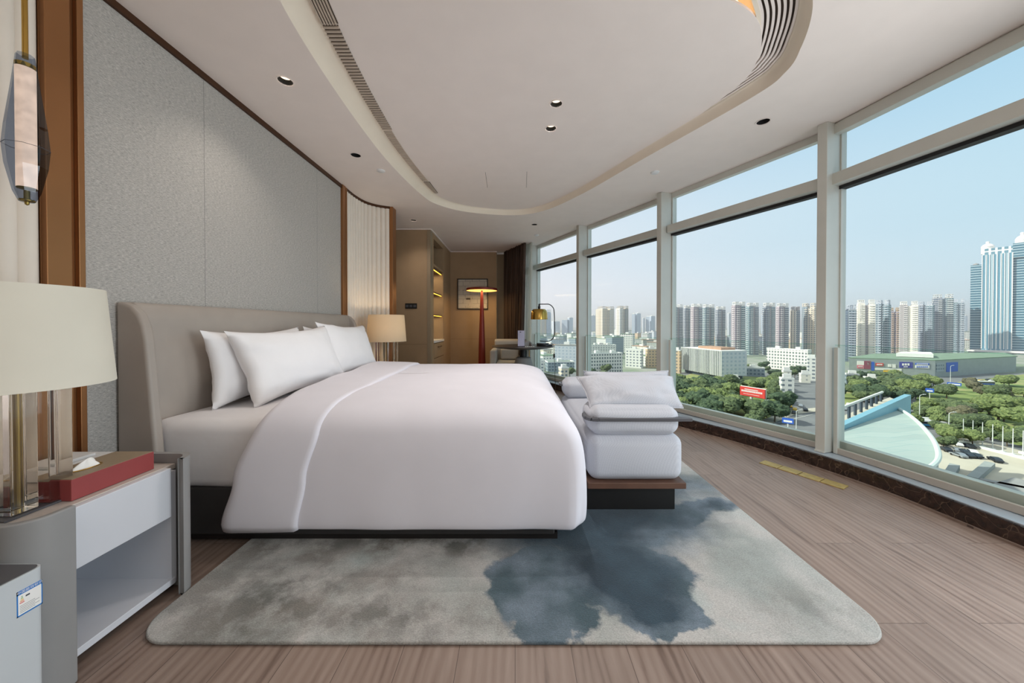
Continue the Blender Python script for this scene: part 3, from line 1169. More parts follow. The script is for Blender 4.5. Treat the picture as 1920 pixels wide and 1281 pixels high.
YT = 5.50
lx = atY(1021, 643, YT).x
g = thing('table_lamp', 'brass dome table lamp with a black bent arm on the round table', 'lamp', (lx, YT, TZ))
MB().lathe([(.001, TZ), (.125, TZ), (.13, TZ + .006), (.13, TZ + .022), (.118, TZ + .03), (.001, TZ + .03)], lx, YT, 48).build('base', 'black_metal', g, smooth=True)
MB().lathe([(.10, TZ + .03), (.10, TZ + .046), (.001, TZ + .048)], lx - .03, YT, 40).build('base_collar', 'black_metal', g, smooth=True)
px_ = lambda x, y: tuple(atY(x, y, YT))
arm = catmull([px_(1012, 639.5), px_(1027, 640), px_(1035, 636.5), px_(1039.5, 627), px_(1040, 610), px_(1039, 585), px_(1037, 577), px_(1030, 571), px_(1020, 570.5), px_(1011, 570.5)], 6, False)
MB().tube(arm, .0075, 10).build('arm', 'black_metal', g, smooth=True, angle=60)
dc = atY(1011, 590, YT)
z0, z1 = atY(1011, 599, YT).z, atY(1011, 580, YT).z
h_ = z1 - z0
r_ = .135
MB().lathe([(.02, z1), (r_ * .72, z1), (r_ * .9, z1 - h_ * .15), (r_ * .98, z1 - h_ * .4), (r_, z0), (r_ - .004, z0), (r_ * .96, z1 - h_ * .4), (r_ * .7, z1 - .004)], dc.x, YT, 48).build('lamp_shade', 'brass', g, smooth=True)
MB().lathe([(.018, z1 - .01), (.022, z1 + .045), (.012, z1 + .05), (.012, z1 + .085)], dc.x, YT, 20, cap=True).build('socket', 'black_metal', g, smooth=True)
g = thing('power_cord', 'black lamp cord with an inline switch hanging beside the round table', 'cord', tuple(atY(1039, 648, 5.45)))
cpts = catmull([tuple(atY(1033, 645, 5.46) + Vector((0, 0, .01))), px_(1038, 647), px_(1038.5, 655), px_(1039, 666), px_(1039.5, 676), px_(1041, 690), px_(1040.5, 700), px_(1041, 716), px_(1042, 735), tuple(atY(1042, 740, 5.5))], 5, False)
cpts[-1] = (cpts[-2][0], cpts[-2][1], .01)
MB().tube(cpts, .0035, 6).build('cable', 'black', g, smooth=True, angle=60)
q = atY(1039, 667, YT)
MB().box(q.x - .013, q.x + .013, q.y - .012, q.y + .012, q.z - .035, q.z + .035).build('inline_switch', 'black', g, bevel=.006)

q = atY(977.5, 645, 5.32)
g = thing('sign_holder', 'white card in a clear acrylic stand on the round table', 'card holder', (q.x, 5.32, TZ))
q0, q1 = atY(971, 620, 5.32), atY(983.5, 640, 5.32)
MB().box(q0.x, q1.x, 5.32, 5.325, TZ + .01, q0.z).build('card', 'tissue', g)
MB().box(q0.x - .006, q1.x + .006, 5.312, 5.318, TZ, q0.z + .006).build('clear_panel', 'clear_acrylic', g)
MB().box(q0.x - .012, q1.x + .012, 5.28, 5.36, TZ, TZ + .008).build('foot', 'clear_acrylic', g)
MB().box(q0.x + .03, q0.x + .05, 5.310, 5.3115, q0.z - .03, q0.z - .018).build('card_mark', 'ink', g)
q = atY(991, 644, 5.4)
g = thing('tissue_pouch', 'grey folded fabric pouch standing on the round table', 'pouch', (q.x, 5.4, TZ))
MB().prism([(q.x - .065, TZ), (q.x + .075, TZ), (q.x + .055, TZ + .055), (q.x + .02, TZ + .088), (q.x - .03, TZ + .085), (q.x - .068, TZ + .06)], 5.37, 5.45, axis='y').build('body', 'concrete_grey', g, bevel=.012)
MB().prism([(q.x + .005, TZ + .01), (q.x + .05, TZ + .01), (q.x + .02, TZ + .075)], 5.362, 5.372, axis='y').build('flap', 'grille_dark', g, bevel=.003)
mb = MB()
random.seed(5)
for k in range(5):
    x = q.x - .05 + k * .03
    o = tag(MB().lathe([(.001, TZ), (.012, TZ + .002), (.014, TZ + .009), (.006, TZ + .014), (.001, TZ + .015)], x, 5.20 + random.uniform(-.02, .03), 12).build('wrapped_sweet', 'tissue', smooth=True),
            'small white wrapped sweet on the near edge of the round table', 'sweet', 'wrapped sweets on the round table')

# armchair behind the table
AX, AY = atY(958, 660, 6.35).x, 6.35
g = thing('armchair', 'pale grey upholstered armchair behind the round table', 'armchair', (AX, AY, 0))
Wd = .74
mb = MB().box(AX - Wd / 2, AX - Wd / 2 + .11, AY - .33, AY + .33, .10, .66)
mb.build('armrest', 'chair_fabric', g, bevel=.035, seg=4)
mb = MB().box(AX + Wd / 2 - .11, AX + Wd / 2, AY - .33, AY + .33, .10, .66)
mb.build('armrest', 'chair_fabric', g, bevel=.035, seg=4)
MB().prism([(AY + .22, .12), (AY + .35, .12), (AY + .40, .80), (AY + .30, .84), (AY + .24, .80)], AX - Wd / 2 + .05, AX + Wd / 2 - .05, axis='x').build('backrest', 'chair_fabric', g, bevel=.03, seg=4)
MB().box(AX - Wd / 2 + .11, AX + Wd / 2 - .11, AY - .34, AY + .24, .30, .44).build('seat', 'chair_fabric', g, bevel=.03, seg=4)
MB().box(AX - Wd / 2 + .02, AX + Wd / 2 - .02, AY - .31, AY + .31, .09, .30).build('base', 'chair_fabric', g, bevel=.02)
for sx_ in (-1, 1):
    for sy_ in (-1, 1):
        MB().lathe([(.014, 0), (.02, .1)], AX + sx_ * .3, AY + sy_ * .27, 12, cap=True).build('leg', 'dark_plinth', g)
MB().box(AX - .2, AX + .14, AY + .12, AY + .22, .45, .66).build('back_cushion', 'chair_fabric', g, bevel=.04, seg=4)


# ------------------------------------------------------------------ bed
def rounded_profile(pts, r):
    return pts


g = thing('bed', 'large bed with grey leather winged headboard and dark base', 'bed', (-.8, 2.74, 0))
BY0, BY1 = 1.635, 3.855
hp = [(-1.915, .06), (-1.70, .06), (-1.705, .28), (-1.728, .49), (-1.772, 1.03), (-1.785, 1.10), (-1.808, 1.155), (-1.845, 1.195), (-1.89, 1.212), (-1.915, 1.215)]
hb = MB()
hb.prism([(-1.918, .06), (-1.80, .06), (-1.845, 1.13), (-1.855, 1.19), (-1.88, 1.213), (-1.918, 1.215)], BY0 + .04, BY1 - .04, axis='y')
ho = hb.build('headboard', 'leather_grey', g, bevel=.012, seg=3)
MB().prism(hp, BY0, BY0 + .05, axis='y').build('headboard_wing', 'leather_grey', g, bevel=.016, seg=4)
MB().prism(hp, BY1 - .05, BY1, axis='y').build('headboard_wing', 'leather_grey', g, bevel=.016, seg=4)
MB().box(-1.86, .20, 1.705, 3.775, .045, .285).build('base', 'bed_base_fabric', g, bevel=.012)
MB().box(-1.86, .215, 1.725, 3.75, .016, .05).build('plinth', 'dark_plinth', g)
# mattress with fitted sheet
def soft_box(x0, x1, y0, y1, z0, z1, r, bulge=0.0, nx=18, ny=18, nz=8, wr=0.0, seed=0.0, puff=0.0):
    """cushion: rounded box whose faces swell a little"""
    mb = MB()
    cx, cy, cz = (x0 + x1) / 2, (y0 + y1) / 2, (z0 + z1) / 2
    hx, hy, hz = (x1 - x0) / 2, (y1 - y0) / 2, (z1 - z0) / 2

    def P(a, b_, c_):
        p = Vector((a * hx, b_ * hy, c_ * hz))
        q = Vector((max(-hx + r, min(hx - r, p.x)), max(-hy + r, min(hy - r, p.y)), max(-hz + r, min(hz - r, p.z))))
        d = p - q
        if d.length > 1e-9:
            p = q + d.normalized() * r
        if bulge:
            p.x += (1 if a > 0 else -1) * bulge * (abs(a) ** 3) * (1 - b_ * b_) * (1 - c_ * c_)
            p.y += (1 if b_ > 0 else -1) * bulge * (abs(b_) ** 3) * (1 - a * a) * (1 - c_ * c_)
        if puff:
            p.z += (1 if c_ > 0 else -1) * puff * (abs(c_) ** 3) * (1 - a ** 4) * (1 - b_ ** 4)
        if wr:
            w_ = noise.noise(Vector((p.x * 3 + seed, p.y * 3, p.z * 5))) * wr
            p += d.normalized() * w_ if d.length > 1e-9 else Vector((0, 0, 0))
        return (cx + p.x, cy + p.y, cz + p.z)

    def lin(n, h):
        # more vertices near the rounded rim
        k = min(.9, r / h)
        m = 5
        a = [-1 + k * (i / m) for i in range(m)]
        nm = max(2, n - 2 * m)
        a += [-1 + k + (2 - 2 * k) * i / (nm - 1) for i in range(nm)]
        a += [1 - k + k * ((i + 1) / m) for i in range(m)]
        return a
    X, Y_, Z_ = lin(nx, hx), lin(ny, hy), lin(nz + 6, hz)
    for s in (-1, 1):
        mb.add([P(a, b_, s) for a in X for b_ in Y_], [(i * len(Y_) + j, (i + 1) * len(Y_) + j, (i + 1) * len(Y_) + j + 1, i * len(Y_) + j + 1) for i in range(len(X) - 1) for j in range(len(Y_) - 1)])
        mb.add([P(a, s, b_) for a in X for b_ in Z_], [(i * len(Z_) + j, (i + 1) * len(Z_) + j, (i + 1) * len(Z_) + j + 1, i * len(Z_) + j + 1) for i in range(len(X) - 1) for j in range(len(Z_) - 1)])
        mb.add([P(s, a, b_) for a in Y_ for b_ in Z_], [(i * len(Z_) + j, (i + 1) * len(Z_) + j, (i + 1) * len(Z_) + j + 1, i * len(Z_) + j + 1) for i in range(len(Y_) - 1) for j in range(len(Z_) - 1)])
    return mb


g2 = soft_box(-1.845, .24, 1.70, 3.78, .27, .622, .06, bulge=.010, nx=34, ny=34, wr=.012, seed=3)
mo = g2.build('mattress', 'sheet_linen', g, smooth=True, angle=70)
mo['label'] = 'mattress in a white fitted sheet'

# duvet: rings running near side - foot - far side
XH, XF, YN, YF = -1.16, .35, 1.650, 3.835


def upath(d, nx=40, ny=44, nc=10, rc=.06):
    """U shaped ring inset by d, with outward normals"""
    x1, y0, y1 = XF - d, YN + d, YF - d
    if y1 < y0:
        y0 = y1 = (y0 + y1) / 2
    r = max(.0, min(rc + d * .55, (y1 - y0) / 2, x1 - XH - .01))
    pts = []
    for i in range(nx):
        pts.append((XH + (x1 - r - XH) * i / (nx - 1), y0, 0, -1))
    for i in range(1, nc):
        a = -PI / 2 + PI / 2 * i / nc
        pts.append((x1 - r + r * math.cos(a), y0 + r + r * math.sin(a), math.cos(a), math.sin(a)))
    for i in range(ny):
        pts.append((x1, y0 + r + (y1 - y0 - 2 * r) * i / (ny - 1), 1, 0))
    for i in range(1, nc):
        a = PI / 2 * i / nc
        pts.append((x1 - r + r * math.cos(a), y1 - r + r * math.sin(a), math.cos(a), math.sin(a)))
    for i in range(nx):
        pts.append((x1 - r + (XH - x1 + r) * i / (nx - 1), y1, 0, 1))
    return pts


prof = [(.012, .106), (.004, .13), (.0, .20), (.0, .32), (.004, .42), (.012, .50), (.028, .565), (.055, .612), (.10, .650), (.17, .675), (.27, .690), (.42, .700), (.62, .706), (.85, .708), (1.09, .708)]
prof = catmull(prof, 3, False)
rows = []
for d, z in prof:
    row = []
    for k, (x, y, nx_, ny_) in enumerate(upath(d)):
        side = max(0, min(1, (.60 - z) / .4))
        n1_ = noise.noise(Vector((x * 2.2, y * 2.2, z * .8)))
        n2_ = noise.noise(Vector((x * 5.5 + 9, y * 5.5, z * 1.5)))
        off_ = side * (.010 * n1_ + .004 * n2_) - .02 * side * side * abs(nx_ * ny_) * 2
        zz = z + (1 - side) * (.010 * n1_ + .003 * n2_)
        xx, yy = x + nx_ * off_, y + ny_ * off_
        # foot end slopes down slightly
        zz -= max(0, (x - .05)) * .08 * (1 - side)
        row.append((xx, yy, zz))
    rows.append(row)
mb = MB()
nr, ncn = len(rows), len(rows[0])
mb.add([p for r_w in rows for p in r_w], [(i * ncn + j, i * ncn + j + 1, (i + 1) * ncn + j + 1, (i + 1) * ncn + j) for i in range(nr - 1) for j in range(ncn - 1)])
dv_ = thing('duvet', 'smooth white duvet spread over the bed and turned down at the pillows', 'duvet', (-.3, 2.74, .62))
mb.build('cover', 'linen', dv_, smooth=True, solid=.012, angle=80)
# hem stitched band
# turned-down band
PR = []
YC = (YN + YF) / 2
for d, z in prof:
    PR.append((YN + d, z))
PR += [(YF - d, z) for d, z in prof[::-1][1:]]
LL = [0]
for a, c_ in zip(PR, PR[1:]):
    LL.append(LL[-1] + math.hypot(c_[0] - a[0], c_[1] - a[1]))
TOT = LL[-1]


def prat(s):
    for i in range(len(PR) - 1):
        if s <= LL[i + 1] or i == len(PR) - 2:
            t = (s - LL[i]) / max(1e-9, LL[i + 1] - LL[i])
            a, c_ = PR[i], PR[i + 1]
            dy, dz = c_[0] - a[0], c_[1] - a[1]
            L = math.hypot(dy, dz) or 1
            return a[0] + dy * t, a[1] + dz * t, -dz / L, dy / L


def lerpk(tbl, s):
    for (s0, v0), (s1, v1) in zip(tbl, tbl[1:]):
        if s <= s1:
            t = max(0, (s - s0) / (s1 - s0))
            t = t * t * (3 - 2 * t)
            return v0 + (v1 - v0) * t
    return tbl[-1][1]


SL = TOT
left = [(0, -1.425), (.25, -1.36), (.48, -1.285), (.62, -1.27), (.9, -1.31), (1.4, -1.36), (2.2, -1.46), (SL - .5, -1.50), (SL, -1.55)]
right = [(0, -1.06), (.25, -1.015), (.48, -.965), (.62, -.945), (1.0, -.93), (1.6, -.95), (2.3, -1.0), (SL - .5, -1.04), (SL, -1.08)]


def band(u, v):
    s = v * SL
    y, z, ny_, nz_ = prat(s)
    l_, r_2 = lerpk(left, s), lerpk(right, s)
    x = l_ + (r_2 - l_) * u
    ed = min(1, u / .14, (1 - u) / .03)
    th = (.030 if s > .5 else .014 + .016 * s / .5) * (1 - u) + .011 * u
    th = th * math.sqrt(max(0, 1 - (1 - ed) ** 2)) + .003
    th += .008 * noise.noise(Vector((x * 3, y * 2.5, z * 2))) * ed
    if u < .5 and x < XH:                     # lies down on the mattress at its head edge
        drop = (1 - ed) * .05 * nz_ if nz_ > .3 else 0
    else:
        drop = 0
    return (x, y + ny_ * th, z + nz_ * th - drop)


mb = MB().grid(band, 26, 110)
o = mb.build('turned_down_flap', 'linen', dv_, smooth=True, solid=.012, angle=80)


def pillow(w_, h_, t_, seed, M4, name, mat, lab, cat='pillow', group=None, nu=30, nv=22, pipe=None, sag=.11, taper=0.0):
    def fn(side):
        def f(u, v):
            a, c_ = u * 2 - 1, v * 2 - 1
            a = math.copysign(abs(a) ** .8, a)
            c_ = math.copysign(abs(c_) ** .8, c_)
            x = a * w_ / 2 * (1 - sag * (1 - c_ * c_) * abs(a) ** 2) * (1 + taper * c_)
            z = c_ * h_ / 2 * (1 - sag * 1.4 * (1 - a * a) * abs(c_) ** 2)
            th = t_ / 2 * (max(0, 1 - a ** 2) ** .42) * (max(0, 1 - c_ ** 2) ** .42)
            wr = noise.noise(Vector((a * 2.3 + seed, c_ * 2.3, side))) * .012 + noise.noise(Vector((a * 6 + seed, c_ * 5, side * 3))) * .006 * (abs(a) + abs(c_))
            th += wr * min(1, th / .03)
            return M4 @ Vector((x, side * th, z + h_ / 2))
        return f
    mb = MB().grid(fn(1), nu, nv).grid(fn(-1), nu, nv)
    return mb


def place(loc, yaw, lean, roll=0.0):
    return Matrix.Translation(loc) @ Matrix.Rotation(yaw, 4, 'Z') @ Matrix.Rotation(lean, 4, 'X') @ Matrix.Rotation(roll, 4, 'Y')


# pillows face +X (towards the foot): local y axis -> world +X
def bedpillow(y, xbase, zbase, lean, w_, h_, t_, seed, lab, yawd=0, roll=0):
    M4 = place((xbase, y, zbase), -PI / 2 + math.radians(yawd), 0, 0) @ Matrix.Rotation(math.radians(lean), 4, 'X') @ Matrix.Rotation(math.radians(roll), 4, 'Y')
    o = pillow(w_, h_, t_, seed, M4, 'pillow', 'pillow_linen', lab).build('pillow', 'pillow_linen', smooth=True, angle=80)
    tag(o, lab, 'pillow')
    return o


bedpillow(2.325, -1.69, .628, 7, .86, .455, .17, 1, 'white pillow against the headboard at the near side of the bed', 0, 1)
bedpillow(3.20, -1.69, .628, 7, .80, .46, .17, 5, 'white pillow against the headboard at the far side of the bed', 0, -1)
bedpillow(2.42, -1.47, .632, 20, .94, .48, .21, 9, 'large white pillow leaning in front at the near side of the bed', -4, 2)
bedpillow(3.24, -1.50, .64, 18, .86, .50, .20, 14, 'large white pillow leaning in front at the far side of the bed', 0, -2)

# ------------------------------------------------------------------ bench at the foot
BX0, BX1, BN, BF = .43, .985, 1.975, 3.22
g = thing('foot_bench', 'pale upholstered bench on a dark plinth at the foot of the bed', 'bench', ((BX0 + BX1) / 2, 2.6, 0))
MB().box(BX0 - .02, .94, 2.0, BF - .05, .016, .155).build('plinth', 'black', g, bevel=.003)
MB().box(BX0 - .01, BX1 + .005, 1.965, BF, .152, .188).build('seat_board', 'walnut', g, bevel=.004)
soft_box(BX0, BX1, BN, BF, .188, .455, .06, bulge=.02, nx=20, ny=26, puff=.01).build('seat_cushion', 'bench_fabric', g, smooth=True, angle=70)
for yy0, yy1 in ((BN, BN + .26), (BF - .26, BF)):
    soft_box(BX0 + .01, BX1 - .025, yy0, yy1, .455, .618, .055, bulge=.014, nx=20, ny=14, puff=.006).build('arm_cushion', 'bench_fabric', g, smooth=True, angle=70)
# metal tray-arm: a bar that wraps the arm cushion
for s, yy0 in ((-1, BN), (1, BF)):
    mb = MB()
    o_ = -.012 if s < 0 else .012
    y_a = yy0 + o_
    pts = [(BX0 + .03, y_a - s * .20), (BX0 - .015, y_a - s * .10), (BX0 - .012, y_a - s * .03), (BX0 + .012, y_a), (BX0 + .05, y_a + s * .004), (BX1 + .03, y_a + s * .004)]
    for a, c_ in zip(pts, pts[1:]):
        mb.beam(a, c_, .012, .012, .548, .566)
    mb.box(BX0 + .02, BX1 + .03, min(y_a, y_a - s * .03), max(y_a, y_a - s * .03), .545, .566)
    mb.build('arm_rail', 'grey_plastic', g, bevel=.003)
    MB().box(BX1 - .08, BX1 - .06, min(yy0, yy0 - s * .2) + .05, min(yy0, yy0 - s * .2) + .07, .45, .55).build('rail_post', 'black_metal', g)


def cushion(loc, yaw, lean, w_, h_, t_, seed, lab, roll=0):
    M4 = place(loc, yaw, 0, 0) @ Matrix.Rotation(math.radians(lean), 4, 'X') @ Matrix.Rotation(math.radians(roll), 4, 'Y')
    g = thing('scatter_cushion', lab, 'cushion', loc)
    pillow(w_, h_, t_, seed, M4, '', '', '', sag=.05, taper=.07).build('cover', 'bench_fabric', g, smooth=True, angle=80)
    pts = []
    for k in range(65):
        a = k / 64 * 4
        e, f = int(a) % 4, a - int(a)
        a_, c_ = ((f * 2 - 1, -1), (1, f * 2 - 1), (1 - f * 2, 1), (-1, 1 - f * 2))[e]
        x = a_ * w_ / 2 * (1 - .05 * (1 - c_ * c_) * abs(a_) ** 2) * (1 + .07 * c_)
        z = c_ * h_ / 2 * (1 - .07 * (1 - a_ * a_) * abs(c_) ** 2)
        pts.append(M4 @ Vector((x, 0, z + h_ / 2)))
    MB().tube(pts, .004, 8).build('piping', 'bench_fabric', g, smooth=True, angle=70)
    return g


cushion((.735, 2.06, .600), 0, -57, .605, .28, .14, 3, 'pale grey scatter cushion lying on the near arm of the bench')
cushion((.80, 2.40, .475), .04, -10, .58, .30, .13, 8, 'pale grey scatter cushion standing behind the near one on the bench')

# ------------------------------------------------------------------ rug and floor plates
def rrect(x0, x1, y0, y1, r, n=12):
    pts = []
    for cx, cy, a0 in ((x1 - r, y0 + r, -PI / 2), (x1 - r, y1 - r, 0), (x0 + r, y1 - r, PI / 2), (x0 + r, y0 + r, PI)):
        for i in range(n + 1):
            a = a0 + PI / 2 * i / n
            pts.append((cx + r * math.cos(a), cy + r * math.sin(a)))
    return pts


rp_ = rrect(-1.345, 1.335, 1.160, 3.45, .13)
o = MB().prism(rp_, .001, .015).build('rug', 'rug_pile', bevel=.006)
tag(o, 'pale grey rug with dark teal ink blots under the bed', 'rug')
d = Vector((.24, -.43)).normalized()
pl_lab = ['first brass floor plate counted from the bench', 'second brass floor plate counted from the bench', 'third brass floor plate counted from the bench', 'fourth brass floor plate, nearest to the viewer']
for k in range(4):
    a = Vector((1.985, 2.735)) + d * (.128 * k)
    g = MB().beam(a, a + d * .122, .045, .045, .0005, .006 + .001 * (k % 2)).build('floor_plate', 'aged_brass', bevel=.001)
    tag(g, pl_lab[k], 'floor plate', 'brass floor plates by the window')


# ------------------------------------------------------------------ nightstands
def arc(cx, cy, r, a0, a1, n=10):
    return [(cx + r * math.cos(a0 + (a1 - a0) * i / n), cy + r * math.sin(a0 + (a1 - a0) * i / n)) for i in range(n + 1)]


def wing(y_side, y_end, s):
    """curved side panel in plan; s = -1 for the near side, 1 for the far side"""
    x0, xf, r, th = -1.915, -1.345, .075, .022
    cy = y_side - s * r
    out_ = [(x0, y_side)] + [(xf - r + r * math.sin(k), cy + s * r * math.cos(k)) for k in [PI / 2 * i / 10 for i in range(11)]] + [(xf, y_end)]
    ri = r - th
    in_ = [(x0, y_side - s * th)] + [(xf - r + ri * math.sin(k), cy + s * ri * math.cos(k)) for k in [PI / 2 * i / 10 for i in range(11)]] + [(xf - th, y_end)]
    return out_ + in_[::-1]


def nightstand(lab):
    g = thing('nightstand', lab, 'nightstand', (-1.63, 1.19, 0))
    MB().prism(wing(.925, 1.043, -1), .004, .55).build('side_wing', 'night_leather', g, bevel=.006, seg=3)
    MB().prism(wing(1.452, 1.385, 1), .004, .56).build('side_wing', 'night_leather', g, bevel=.006, seg=3)
    MB().box(-1.91, -1.425, .95, 1.428, .50, .522).build('top_panel', 'lacquer_top', g, bevel=.003)
    MB().box(-1.425, -1.403, 1.045, 1.388, .318, .518).build('drawer', 'lacquer', g, bevel=.003)
    MB().box(-1.90, -1.43, 1.03, 1.40, .318, .50).build('drawer_box', 'lacquer', g)
    MB().box(-1.91, -1.405, .975, 1.405, .035, .06).build('bottom_shelf', 'lacquer', g, bevel=.002)
    MB().box(-1.91, -1.89, .975, 1.405, .06, .318).build('back_panel', 'lacquer', g)
    MB().box(-1.91, -1.41, 1.392, 1.412, .035, .50).build('inner_side', 'lacquer', g)
    MB().box(-1.91, -1.43, .975, .99, .035, .50).build('inner_side', 'lacquer', g)
    MB().box(-1.88, -1.46, 1.0, 1.38, .003, .035).build('foot', 'black', g)
    return g


n1g = nightstand('white and grey nightstand with a drawer nearest the viewer')
n2g = copy_tree(n1g)
tag(n2g, 'nightstand mostly hidden behind the far side of the bed', 'nightstand')
n2g.location = (-1.56, 4.15, 0)
for o in (n1g, n2g):
    o['group'] = 'pair of bedside nightstands'


def bedlamp(cx, cy, z, lab, glass='acrylic'):
    g = thing('bedside_lamp', lab, 'lamp', (cx, cy, z), 'pair of bedside lamps')
    MB().lathe([(.226, .385), (.227, .383), (.204, .700), (.200, .700), (.223, .385)], cx, cy, 64, ).build('lamp_shade', 'shade_fabric' if cy < 2 else 'far_shade_fabric', g, smooth=True)
    MB().box(cx - .115, cx + .115, cy - .085, cy + .085, 0, .006).build('foot', 'grey_plastic', g)
    for sx_, sy_, w1, w2, hh in ((-.06, -.04, .045, .035, .40), (.065, -.035, .04, .03, .40), (-.055, .045, .045, .03, .39), (.06, .045, .05, .03, .40)):
        MB().box(cx + sx_ - w1, cx + sx_ + w1, cy + sy_ - w2, cy + sy_ + w2, .008, hh).build('crystal_block', glass, g, bevel=.003)
    MB().lathe([(.008, .0), (.008, .66)], cx, cy, 14, cap=True).build('stem', 'old_brass', g)
    MB().lathe([(.001, .44), (.03, .46), (.035, .52), (.02, .56)], cx, cy, 20).build('bulb', 'down_glow' if cy > 2 else 'tissue', g, smooth=True)
    for ch in g.children:
        ch.location = (-cx, -cy, 0)
    return g


LX, LY = -1.60, 1.072
bedlamp(LX, LY, .523, 'crystal based bedside lamp with cream drum shade nearest the viewer')
bedlamp(-1.545, 4.10, .523, 'bedside lamp with cream shade beyond the pillows', 'acrylic')
lamp('bedside_lamp_glow', 'POINT', (-1.545, 4.10, 1.10), 3.0, (1, .80, .55), .04)

# tissue box and white box on the near nightstand
g = thing('tissue_box', 'long red leather tissue box with taupe lid on the near nightstand', 'tissue box', (-1.53, 1.24, .522))
g_r = MB().box(-1.605, -1.452, 1.112, 1.368, .523, .5925).build('body', 'red_leather', g, bevel=.002)
MB().box(-1.602, -1.455, 1.115, 1.365, .5925, .594).build('lid', 'taupe_leather', g)
tc_ = Vector((-1.525, 1.21))
mb = MB()
ring = [(tc_.x + .020 * math.cos(a), tc_.y + .043 * math.sin(a), .5955) for a in [2 * PI * i / 28 for i in range(29)]]
mb.tube(ring, .002, 6)
mb.build('opening_ring', 'brass', g, smooth=True)


def tis(u, v):
    a = u * 2 * PI
    r = 1 - v
    f = 1 + .25 * math.sin(3 * a + 2 * v)
    return (tc_.x + .016 * r * math.cos(a) * f + .004 * v, tc_.y + .037 * r ** .8 * math.sin(a) * f + .006 * v, .594 + .034 * v ** .8)


MB().grid(tis, 32, 10, cu=True).build('tissue', 'tissue', g, smooth=True, angle=80)
g = thing('bedside_console', 'flat white console box behind the tissue box on the near nightstand', 'console', (-1.75, 1.28, .522))
MB().box(-1.86, -1.625, 1.10, 1.425, .523, .572).build('body', 'white_plastic', g, bevel=.006, seg=3)
MB().box(-1.80, -1.70, 1.27, 1.38, .572, .584).build('charging_pad', 'white_plastic', g, bevel=.003)
MB().box(-1.70, -1.685, 1.19, 1.205, .572, .5725).build('indicator', 'ink', g)

# pendant
PX, PY = atY(49, 245, 1.185).x, 1.185
g = thing('pendant_lamp', 'smoky glass spindle pendant lamp with a glowing core on a brass rod', 'lamp', (PX, PY, H))
MB().lathe([(.007, 2.02), (.007, H)], PX, PY, 14, cap=True).build('rod', 'brass', g, smooth=True)
MB().lathe([(.019, 2.032), (.021, 2.026), (.030, 1.93), (.046, 1.78), (.0505, 1.72), (.0505, 1.71), (.046, 1.65), (.030, 1.56), (.018, 1.528), (.016, 1.526)], PX, PY, 8).build('glass_shade', 'smoke_glass', g)
MB().tube([(PX + .0512 * math.cos(2 * PI * i / 8), PY + .0512 * math.sin(2 * PI * i / 8), 1.715) for i in range(9)], .0008, 6).build('glass_seam', 'ink', g)
MB().lathe([(.001, 1.575), (.0225, 1.575), (.0225, 1.99), (.001, 1.99)], PX, PY, 32).build('glow_tube', 'glow_tube', g, smooth=True)
MB().lathe([(.023, 1.985), (.023, 2.0), (.008, 2.004)], PX, PY, 24).build('top_cap', 'old_brass', g, smooth=True)
MB().lathe([(.001, 1.515), (.005, 1.518), (.006, 1.527), (.018, 1.529), (.018, 1.534), (.007, 1.536), (.007, 1.567), (.022, 1.571), (.022, 1.576)], PX, PY, 24).build('finial', 'old_brass', g, smooth=True)

# air purifier
ax0, ax1, ay0, ay1, az1 = -1.52, -1.268, .60, .915, .456
g = thing('air_purifier', 'white air purifier with dark grey top at the lower left corner', 'air purifier', ((ax0 + ax1) / 2, (ay0 + ay1) / 2, 0))
MB().prism(rrect(ax0, ax1, ay0, ay1, .018, 6), .012, az1).build('body', 'white_plastic_shaded', g, smooth=True, angle=40)
MB().prism(rrect(ax0 + .004, ax1 - .004, ay0 + .004, ay1 - .004, .016, 6), az1 - .004, az1 + .002).build('top_cover', 'grey_plastic', g, smooth=True, angle=40)
MB().prism(rrect(ax0 + .01, ax1 - .01, ay0 + .01, ay1 - .01, .016, 6), 0, .012).build('foot', 'black', g)
MB().lathe([(.085, az1 + .0025), (.085, az1 + .006), (.078, az1 + .006), (.07, az1 + .0025), (.001, az1 + .0022)], -1.40, .752, 40).build('air_outlet', 'black', g, smooth=True)
fx = ax1 + .0006
lb = MB()
ly0, ly1 = atX(31, 1120, fx).y, atX(79.5, 1110, fx).y
lz1, lz0 = atX(79, 1086, fx).z, atX(79, 1132, fx).z
MB().box(fx - .0006, fx, ly0, ly1, lz0, lz1).build('energy_label', 'tissue', g)
o = g.children[-1]
lh, lw = lz1 - lz0, ly1 - ly0
MB().box(fx, fx + .0003, ly0, ly1, lz1 - lh * .16, lz1).box(fx, fx + .0003, ly0, ly1, lz0, lz0 + lh * .05).box(fx, fx + .0003, ly0, ly0 + lw * .05, lz0, lz1).box(fx, fx + .0003, ly1 - lw * .04, ly1, lz0, lz1).build('label_border', 'blue_print', o)
mb = MB()
for k in range(5):
    mb.box(fx, fx + .0003, ly0 + lw * .12, ly0 + lw * (.88 if k % 2 else .7), lz0 + lh * (.12 + .065 * k), lz0 + lh * (.13 + .065 * k))
mb.box(fx, fx + .0003, ly0 + lw * .34, ly0 + lw * .50, lz0 + lh * .66, lz0 + lh * .72)
mb.build('label_text', 'ink', o)
for k, cc in enumerate(((40, 150, 70), (120, 180, 60), (240, 200, 60), (240, 140, 50), (220, 50, 40))):
    nm = 'grade_%d' % k
    plain(nm, srgb(*cc), .5)
mb = MB()
for k in range(5):
    zc = lz0 + lh * (.76 - .06 * k)
    hw = lw * (.02 + .018 * k)
    mb.box(fx, fx + .0003, ly0 + lw * .2 - hw, ly0 + lw * .2 + hw, zc - lh * .028, zc, mi=k)
mb.build('label_grades', ['grade_%d' % k for k in range(5)], o)
tcv = bpy.data.curves.new('label_heading', 'FONT')
